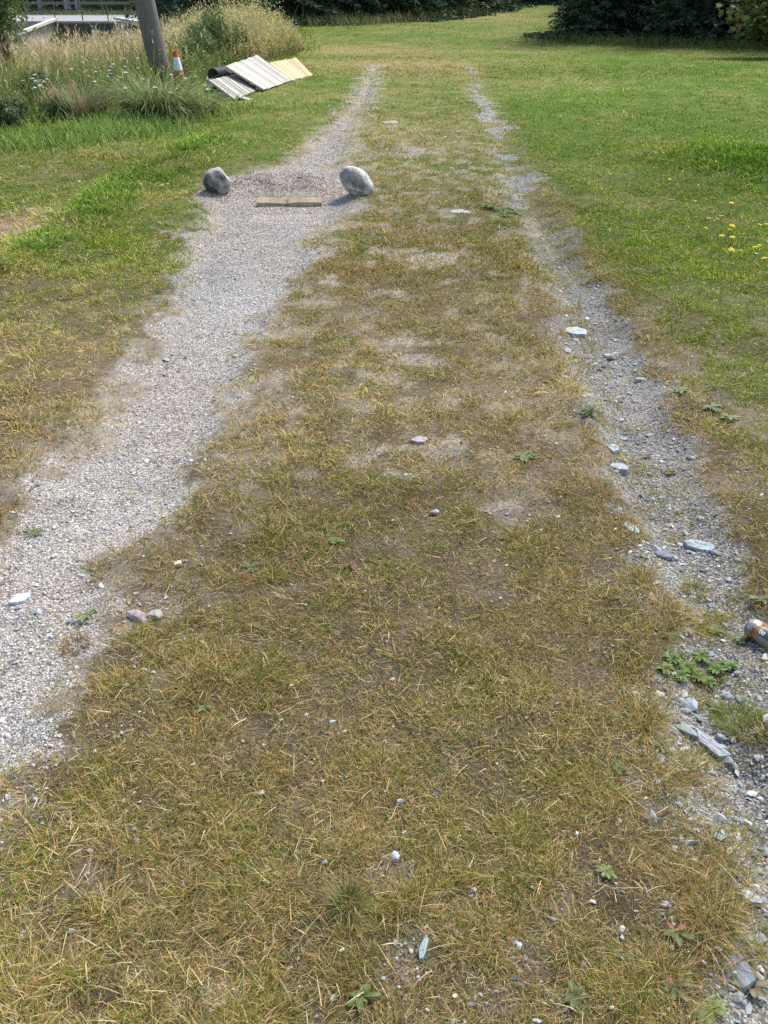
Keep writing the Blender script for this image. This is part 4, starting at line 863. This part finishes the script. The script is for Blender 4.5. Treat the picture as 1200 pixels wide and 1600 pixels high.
# maple
def maple():
    global rng; sv = rng; rng = np.random.default_rng(77)
    x0, y0 = 10.2, 22.6; e = empty('maple_tree', (x0, y0, H1(x0, y0)))
    limbs = []; C_ = []; cs = []
    tips = [(-3.15, -1.3, .85), (-2.7, -1.2, .60), (-2.4, -1.5, 1.05), (-3.0, -1.0, 1.25), (-2.3, -1.0, .75), (-2.0, -1.6, .95), (-2.6, -1.2, 1.35), (-1.2, -2.0, .75), (-1.7, -1.0, 1.9), (-.6, -2.2, 1.5), (-2.2, .2, 2.4), (.8, -1.8, 1.2), (1.8, -.6, 2.2), (0, 0, 4.3), (1, 1, 3.6), (-1.4, .6, 3.4), (-.2, -1.5, 3), (1.4, -1.2, 3.2), (.2, 1.7, 2.4), (-1.2, -1.4, 2.6)]
    limbs.append(tube([(0, 0, -.3), (.05, 0, 1.4), (0, .05, 3), (0, 0, 4.2)], [.14, .11, .07, .02], (.24, .21, .18), 10))
    for tx_, ty_, tz_ in tips: limbs.append(tube([(0, 0, min(tz_+.1, 2.6)), (tx_*.5, ty_*.5, tz_+.35), (tx_, ty_, tz_)], [.05, .03, .01], (.22, .19, .17), 6))
    link('trunk', rawmesh('trunk', *join(limbs), True), M_BARK, e)
    n = 6200; ti = rng.integers(0, len(tips), n); T = np.array(tips)[ti]; c = T*np.array([rng.uniform(.72, 1.05, n)]*3).T+rng.normal(0, .2, (n, 3))*np.array([1.1, 1.1, .6]); c[:, 2] = np.maximum(c[:, 2], .3)
    ang = np.array([0, 25, 42, 68, 90, 118, 180, 242, 270, 292, 318, 335]); rad_ = np.array([1, .55, .9, .5, .75, .4, .35, .4, .75, .5, .9, .55])
    lp = np.stack([np.cos(np.radians(ang))*rad_, np.sin(np.radians(ang))*rad_], 1); k = len(lp)
    u = rng.normal(size=(n, 3))*.6+np.array([-.3, -.5, -.6]); u /= np.linalg.norm(u, axis=1)[:, None]
    nn = np.array([-.1, -.35, .9])+rng.normal(0, .4, (n, 3)); s_ = np.cross(nn, u); s_ /= np.linalg.norm(s_, axis=1)[:, None]
    sz = rng.uniform(.06, .10, n)
    V = (c[:, None]+(lp[None, :, :1]*u[:, None]+lp[None, :, 1:]*s_[:, None])*sz[:, None, None]).reshape(-1, 3)
    tri = np.array([(0, i, i+1) for i in range(1, k-1)]); F = (np.arange(n)[:, None, None]*k+tri[None]).reshape(-1, 3)
    col = np.array([(.14, .17, .04), (.10, .14, .035), (.18, .19, .05)])[rng.integers(0, 3, n)]*rng.uniform(.7, 1.2, n)[:, None]
    rd = (rng.random(n) < .012); col[rd] = (.35, .12, .04)
    link('crown', rawmesh('crown', V, F, np.repeat(col, k, 0)), M_LEAF, e); rng = sv
    tag(e, 'maple with yellow green lobed leaves hanging low at the right wood edge', 'tree')
maple()
# shaded rough grass under the wood edges
def fringe(n, pts, wdt, hmin, hmax, cols, name, label):
    pts = [Vector(p) for p in pts]; seg = rng.integers(0, len(pts)-1, n); f = rng.random(n)
    A = np.array([[p.x, p.y] for p in pts]); b = A[seg]*(1-f)[:, None]+A[seg+1]*f[:, None]+rng.normal(0, wdt, (n, 2))
    x, y = b[:, 0], b[:, 1]; z = H(x, y); e0 = rng.uniform(1, 1.5, n); c = np.array(cols)[rng.integers(0, len(cols), n)]*rng.uniform(.7, 1.3, n)[:, None]
    V, F, C = blades(np.stack([x, y, z], 1), rng.uniform(0, 6.28, n), e0, e0-rng.uniform(.2, 1.3, n), rng.uniform(hmin, hmax, n)*(.5+fbm(x, y, .8, 97)), np.full(n, .014), c, c*1.1, 3)
    tag(link(name, rawmesh(name, V, F, C), M_GRASS), label, 'tall grass', kind='stuff')
fringe(5000, [(4.2, 26.6, 0), (6.5, 25.6, 0), (9.0, 24.4, 0), (12.5, 23.2, 0), (17, 22, 0)], .55, .05, .30, [(.10, .15, .04), (.08, .12, .03), (.15, .16, .06)], 'rough_grass', 'unmown grass in the shade along the right wood')
fringe(6000, [(-2.0, 32.3, 0), (-.6, 33.6, 0), (1.0, 35.8, 0), (2.6, 39.2, 0), (4.0, 45, 0), (4.8, 50, 0)], .5, .1, .5, [(.15, .19, .06), (.10, .15, .05), (.30, .26, .13)], 'rough_grass', 'unmown grass in front of the dark trees behind the lawn')
fringe(4500, [(G(-60, 232).x, G(-60, 232).y, 0), (G(60, 222).x, G(60, 222).y, 0), (G(200, 205).x, G(200, 205).y, 0), (G(320, 172).x, G(320, 172).y, 0)], .32, .06, .26, [(.15, .25, .05), (.20, .30, .07), (.26, .32, .10)], 'rough_grass', 'soft bright green unmown grass along the foot of the left bank')
# bank bushes
BB = broad_meshes(110, .42, .34, 4200, [(.13, .19, .08), (.17, .23, .10)], .05, 0, lobes=14, trunk_r=.012)
for px, py, s, lb in ((64, 172, 1., 'small dark grey green bush under white wildflowers on the bank'), (18, 208, .85, 'dark green bush at the left frame edge by the mown grass'), (95, 188, .6, 'smallest dark bush between the two others on the bank')):
    p = g3(px, py); place_tree('leafy_bush', BB, p.x, p.y, lb, 'bush', None, s, px, M_LEAF)
BF_ = broad_meshes(111, .9, .6, 7000, [(.11, .17, .06), (.15, .22, .08)], .05, 0, lobes=16, trunk_r=.012)
for px, py, s, lb in ((345, 98, 1., 'green leafy bush behind the black pipe'), (95, 75, 1.2, 'green leafy bush before the dark culvert mouth'), (395, 88, .8, 'dark leafy bush behind the largest board'), (310, 108, .8, 'green leafy bush just right of the cone')):
    p = g3(px, py); place_tree('leafy_bush', BF_, p.x, p.y, lb, 'bush', None, s, px, M_LEAF)
# small red-stemmed tree at the left edge
def red_tree():
    global rng; sv = rng; rng = np.random.default_rng(5)
    b = g3(34, 160); e = empty('small_tree', b); st = []
    Yb = b.y
    def q(px, py, dy=0): return P(px, py, Yb+dy)-b
    for pts, r_ in (([(36, 160), (27, 118), (13, 78), (2, 45), (-8, 5)], .058), ([(28, 162), (17, 124), (3, 88), (-10, 50), (-22, 10)], .05), ([(8, 128), (-3, 95), (-22, 60)], .055), ([(22, 120), (10, 92), (4, 70), (-12, 30)], .04)):
        st.append(tube([q(*p_) for p_ in pts], [r_*(1-.2*i) for i in range(len(pts))], (.14, .05, .045), 8))
    for i in range(8):
        t_ = q(rng.uniform(-25, 5), rng.uniform(-15, 30)); st.append(tube([q(2, 60), (t_+q(2, 60))*.5, t_], [.02, .014, .005], (.13, .07, .05), 5))
    link('trunk', rawmesh('trunk', *join(st), True), M_BARK, e)
    n = 6500; cen = np.array([list(q(rng.uniform(-45, 12), rng.uniform(-50, 32), rng.uniform(-.4, .4))) for _ in range(34)])
    c = cen[rng.integers(0, 34, n)]+rng.normal(0, .13, (n, 3)); cl = np.array([(.14, .22, .06), (.20, .27, .09), (.09, .15, .05)])[rng.integers(0, 3, n)]*rng.uniform(.7, 1.3, n)[:, None]
    link('crown', rawmesh('crown', *leaves(c, rng.uniform(.05, .09, n), rng.normal(size=(n, 3)), .4, cl)), M_LEAF, e); rng = sv
    tag(e, 'small leaning tree with dark red stems at the left frame edge', 'tree')
red_tree()
# ---------------------------------------------------------------- leaning pole and cone
b = g3(255, 132); Yb = b.y; top = P(212, -60, Yb-.1); dv = (top-b).normalized()
Rp = .155; segs = 22; path = [Vector((0, 0, 0))+dv*(-.3+i*.4) for i in range(segs)]
V, F, C = tube(path, [Rp*(1-.010*i) for i in range(segs)], (.22, .205, .195), 28)
e = put('wooden_pole', rawmesh('wooden_pole', V, F, C, True), None, b); e.data.materials.append(mat_solid('pole_wood', (.115, .10, .085), .95, 7, .35, 1.0, stretch=(9, 9, .25), col2=(.27, .245, .22), bdist=.03))
tag(e, 'thick weathered grey wooden pole leaning left above the tall grass', 'pole')
def cone():
    p = g3(281, 133); root = empty('traffic_cone', (p.x, p.y, p.z)); root.rotation_euler = (0, -.04, .3); root.scale = (.74, .74, .78); n = 28
    R0, Ht = .145, .62
    def ring(z0, z1, nm, col, off=0., k=4):
        V = []; F = []
        for i in range(k+1):
            z = z0+(z1-z0)*i/k; r_ = R0+(.036-R0)*z/Ht+off
            for q in range(n): V.append([r_*math.cos(q/n*6.2832), r_*math.sin(q/n*6.2832), z])
        for i in range(k):
            for q in range(n): F.append((i*n+q, i*n+(q+1) % n, (i+1)*n+(q+1) % n, (i+1)*n+q))
        if nm == 'cone_top':
            b0 = k*n; V.append([0, 0, z1]); F2 = [(b0+q, b0+(q+1) % n, len(V)-1, len(V)-1) for q in range(n)]
            me = bpy.data.meshes.new(nm); me.from_pydata(V, [], F+[f[:3] for f in F2]); me.update()
        else: me = rawmesh(nm, V, F, None, True)
        return link(nm, me, col, root)
    org = mat_solid('cone_red', (.78, .085, .04), .45, 12, .12, .05); wh = mat_solid('cone_sleeve', (.78, .80, .84), .4, 12, .08, .05)
    ring(.03, .27, 'cone_body', mat_solid('cone_faded', (.50, .17, .08), .6, 12, .3, .05)); ring(.27, .50, 'reflective_sleeve', wh, .003); ring(.50, Ht, 'cone_top', org)
    bm = bmesh.new(); bmesh.ops.create_cube(bm, size=1); bmesh.ops.scale(bm, vec=(.38, .38, .03), verts=bm.verts); bmesh.ops.bevel(bm, geom=bm.edges[:], offset=.01, segments=2, affect='EDGES')
    for v in bm.verts: v.co.z += .016
    me = bpy.data.meshes.new('base_plate'); bm.to_mesh(me); bm.free(); link('base_plate', me, org, root)
    tag(root, 'red traffic cone with a white sleeve standing in weeds beside the pole', 'traffic cone')
cone()
# ---------------------------------------------------------------- pile of boards
def panel(cs, n, cols, label, thick=.022, gap=.06, edge=None):
    """slatted panel: corners A,B back edge, D,C front edge; slats run back to front"""
    A, B, C_, D = cs; nr_m = (B-A).cross(D-A).normalized()
    if nr_m.z < 0: nr_m = -nr_m
    cen = (A+B+C_+D)/4; parts = []
    for i in range(n):
        f0 = (i+gap/2+rng.uniform(-.04, .04))/n; f1 = (i+1-gap/2+rng.uniform(-.04, .04))/n
        e0, e1 = rng.uniform(-.012, .012, 2); up_ = nr_m*rng.uniform(-.002, .002)
        a0 = A.lerp(B, f0); a1 = A.lerp(B, f1); d0 = D.lerp(C_, f0); d1 = D.lerp(C_, f1)
        q = [a0.lerp(d0, e0), a1.lerp(d1, e0), a1.lerp(d1, 1+e1), a0.lerp(d0, 1+e1)]
        V = np.array([list(p_+up_-cen) for p_ in q]+[list(p_+up_-nr_m*thick-cen) for p_ in q])
        F = np.array([(0, 1, 2, 3), (7, 6, 5, 4), (0, 4, 5, 1), (1, 5, 6, 2), (2, 6, 7, 3), (3, 7, 4, 0)])
        cl = np.array(cols[rng.integers(0, len(cols))])*rng.uniform(.85, 1.1)
        parts.append((V, F, np.repeat(cl[None], 8, 0)))
    for f in (.12, .88):                  # cross battens underneath
        a0 = A.lerp(D, f)-nr_m*(thick+.003); b0 = B.lerp(C_, f)-nr_m*(thick+.003); w_ = (D-A).normalized()*.04
        V = np.array([list(p_-cen) for p_ in (a0-w_, b0-w_, b0+w_, a0+w_)]+[list(p_-nr_m*.03-cen) for p_ in (a0-w_, b0-w_, b0+w_, a0+w_)])
        parts.append((V, F, np.repeat(np.array([cols[0]])*.8, 8, 0)))
    o = put('board_panel', rawmesh('board_panel', *join(parts)), M_WOOD, cen)
    return tag(o, label, 'board panel', 'weathered board panels piled at the bank')
def gz(px, py, dz=.02): p = g3(px, py); return G(px, py, p.z+dz)
def gp(px, py, z): return G(px, py, z)
panel([gp(353, 103, .36), gp(402, 86, .40), gz(456, 125), gz(413, 140, .03)], 9, [(.43, .415, .375), (.37, .355, .32), (.45, .43, .385)], 'largest whitish grey board panel lying slanted in the middle', gap=.006)
panel([gp(326, 125, .25), gp(369, 115, .22), gz(404, 140), gz(366, 155, .03)], 9, [(.40, .385, .33), (.30, .30, .25), (.48, .455, .39)], 'grey slatted board panel with dark gaps, nearest of the three', gap=.14)
panel([gp(420, 98, .18), gp(463, 90, .21), gz(489, 117), gz(457, 125, .02)], 8, [(.50, .41, .23), (.56, .46, .27), (.44, .35, .19)], 'yellowish tan slatted board panel, furthest of the three', gap=.12)
A = gp(333, 117, .24); B = gp(398, 104, .20)
V, F, C = tube([A, A.lerp(B, .02), A.lerp(B, .5), B], [.085, .09, .09, .09], (.035, .038, .042), 24)
k = len(V); Vc = np.concatenate([V, np.array([list(A+(B-A)*.01)])]); 
me = bpy.data.meshes.new('black_pipe'); me.from_pydata([list(v) for v in Vc], [], [tuple(f) for f in F.tolist()]+[(q, (q+1) % 24, k) for q in range(24)]); me.update()
o = link('black_pipe', me, mat_solid('black_plastic', (.014, .015, .017), .55, 20, .3, .2, spec=.2)); tag(o, 'black plastic drain pipe poking out behind the slatted boards', 'pipe')
for i, (px, py, dims, rz, cols, lb) in enumerate([(333, 131, (.22, .2, .16), 0, ((.30, .30, .31), (.5, .5, .5)), 'pale grey rubble stone under the corner of the nearest board panel'), (340, 140, (.2, .2, .15), 1, ((.10, .09, .09), (.2, .19, .18)), 'dark rubble stone under the nearest board panel'),
  (347, 148, (.15, .12, .12), .5, ((.16, .09, .06), (.3, .2, .14)), 'brown rubble lump under the nearest board panel'), (352, 154, (.30, .2, .10), .2, ((.34, .33, .32), (.48, .46, .44)), 'flat grey rubble stone in front of the nearest board panel'), (380, 156, (.3, .16, .06), .1, ((.36, .34, .30), (.48, .46, .42)), 'low grey stone in the grass before the boards'), (357, 141, (.4, .35, .2), .8, ((.09, .08, .08), (.14, .13, .12)), 'largest dark rubble stone hidden beneath the boards')]):
    p = g3(px, py); o = put('rubble_stone', rock_mesh('rubble_stone', dims, 200+i, 3, 9, .08, cols, .6, False), M_STONE_BIG, p+Vector((0, 0, dims[2]*.3)), (0, .2, rz)); tag(o, lb, 'stone', 'rubble stones under the boards')
# ---------------------------------------------------------------- road bridge far left
YR = 80.
zr = P(100, 33.5, YR).z; xa = P(-60, 33, YR).x-30; xb = P(300, 33, YR).x+8
def quad_obj(name, pts, mat, parent=None, kind=None, thick=.3):
    pts = [Vector(p) for p in pts]; nrm = (pts[1]-pts[0]).cross(pts[2]-pts[0]).normalized()
    V = [list(p) for p in pts]+[list(p-nrm*thick) for p in pts]; n = len(pts)
    F = [tuple(range(n)), tuple(range(2*n-1, n-1, -1))]+[(i, (i+1) % n, n+(i+1) % n, n+i)[::-1] for i in range(n)]
    me = bpy.data.meshes.new(name); me.from_pydata(V, [], F); me.update(); o = link(name, me, mat, parent)
    if kind: o['kind'] = kind
    return o
quad_obj('road', [(xa-60, YR, zr), (xb, YR, zr), (xb, YR+9, zr+.05), (xa-60, YR+9, zr+.05)], M_ASPH, kind='structure', thick=.25)
br = empty('culvert_bridge', (-20, YR, zr)); I = br.matrix_world
def cq(name, pts, thick=.3, mat=M_CONC): 
    o = quad_obj(name, [Vector(p)-br.location for p in pts], mat, br, None, thick); return o
p1, p2, p3, p4 = P(-40, 35, YR-.05), P(220, 35, YR-.05), P(220, 60, YR-.05), P(-40, 60, YR-.05)
cq('headwall', [(p1.x, YR-.05, zr-2.2), (p2.x, YR-.05, zr-2.2), (p2.x, YR-.05, zr+.02), (p1.x, YR-.05, zr+.02)], .35)
a0 = P(83, 34.5, YR-.1); a1 = P(34, 54, YR-7)
cq('wing_wall', [(a0.x, a0.y, zr-2.2), (a0.x, a0.y, a0.z), (a1.x, a1.y, a1.z), (a1.x, a1.y, zr-2.4)], .35)
a0 = P(178, 33.5, YR-.1); a1 = P(222, 41, YR-4.5)
cq('wing_wall', [(a0.x, a0.y, zr-2.2), (a1.x, a1.y, zr-2.4), (a1.x, a1.y, a1.z), (a0.x, a0.y, a0.z)], .35)
pm0, pm1 = P(86, 36, YR-.08), P(176, 36, YR-.08); cq('mouth_shade_sheet', [(pm0.x, YR-.08, zr-2.2), (pm1.x, YR-.08, zr-2.2), (pm1.x, YR-.08, zr-.12), (pm0.x, YR-.08, zr-.12)], .05, mat_solid('opening_shade', (.085, .085, .07), .9, 3, .3, .2))  # flat sheet on the headwall; the opening's shade is put into its dark colour
pale = mat_solid('pale_coping', (.50, .47, .38), .9, 3, .1, 0)
for s0, s1 in (((83, 34), (34, 53.5)), ((178, 33), (222, 40.5))):
    a0 = P(s0[0], s0[1], YR-.1); a1 = P(s1[0], s1[1], YR-(7 if s0[0] < 100 else 4.5)); w_ = Vector((.35, .15, 0)); h_ = Vector((0, 0, .10))
    cq('coping', [a0+h_, a0+w_+h_, a1+w_+h_, a1+h_], .16, pale)
tag(br, 'concrete culvert bridge with sloping pale wing walls far behind the weeds', 'bridge')
def railing(label, Yq, xs0, zt, zm, zb):
    root = empty('bridge_railing', (xs0[0], Yq, zb))
    for x_ in xs0:
        V, F, C = tube([(x_-xs0[0], 0, -.05), (x_-xs0[0], 0, zt-zb)], [.045, .045], (1, 1, 1), 8); link('post', rawmesh('post', V, F), M_STEEL, root)
    for zz in (zt, zm):
        V, F, C = tube([(xs0[0]-xs0[0]-.1, 0, zz-zb), (xs0[-1]-xs0[0]+.1, 0, zz-zb)], [.04, .04], (1, 1, 1), 8); link('rail', rawmesh('rail', V, F), M_STEEL, root)
    tag(root, label, 'railing', 'railings of the culvert bridge')
zt, zm = P(150, 6.5, YR).z, P(150, 20, YR).z
xs0 = [P(q, 20, YR).x for q in (-52, -7, 38, 83, 126, 166, 195, 240)]
railing('dark steel railing on the near edge of the culvert bridge', YR+.3, xs0, zt, zm, zr)
xs1 = [P(q, 14, YR+9.2).x for q in (10, 60, 110, 160, 205, 265, 293)]
railing('dark steel railing on the far edge of the culvert bridge', YR+9.2, xs1, zt+.28, zm+.4, zr+.05)
# verge and trees beyond the road
n = 9000; y = rng.uniform(YR+9.6, YR+24, n); x = rng.uniform(-52, -8, n); z = H(x, y); c = np.array([(.24, .25, .10), (.16, .21, .07), (.34, .31, .13), (.45, .40, .08)])[rng.choice(4, n, p=[.4, .35, .2, .05])]
V, F, C = blades(np.stack([x, y, z], 1), rng.uniform(0, 6.28, n), rng.uniform(1, 1.5, n), rng.uniform(.3, 1.3, n), rng.uniform(.2, .8, n), np.full(n, .07), c, c, 2)
tag(link('verge_grass', rawmesh('verge_grass', V, F, C), M_GRASS), 'yellow green verge grass beyond the road', 'grass', kind='stuff')
FT = spruce_meshes(120, 11, 3.2, 260, 60, (.05, .085, .045), .2); 
FB = broad_meshes(121, 9, 3, 12000, [(.09, .14, .05), (.12, .17, .06)], .28, 1.2, trunkc=(.62, .60, .56))
for i in range(16):
    x = -50+i*2.75; y = YR+22+4*vn(np.array([i*.7]), np.array([2.]), 3)[0]
    place_tree('spruce_tree', FT, x, y, 'spruce in the row beyond the road', 'tree', 'spruces beyond the road', 1+.2*math.sin(i*2.3), i)
for i in range(9):
    place_tree('spruce_tree', FT, -54+i*6, YR+31, 'larger spruce behind the row beyond the road', 'tree', 'back spruces beyond the road', 1.5, i*2)
for i, px in enumerate((104, 108, 120, 124, 64)):
    p = P(px, 12, YR+19.5+i*.3); place_tree('birch_tree', FB, p.x, p.y, 'pale trunked birch standing beyond the road', 'tree', 'birches beyond the road', .8, i*1.9, M_LEAF)
for i, (px, s) in enumerate(((20, 1.2), (150, 1.5), (235, 1.3), (275, 1.5), (190, 1.1))):
    p = P(px, 15, YR+17); place_tree('leafy_bush', BE, p.x, p.y, 'green bush on the verge beyond the road', 'bush', 'bushes beyond the road', s, i, M_LEAF)
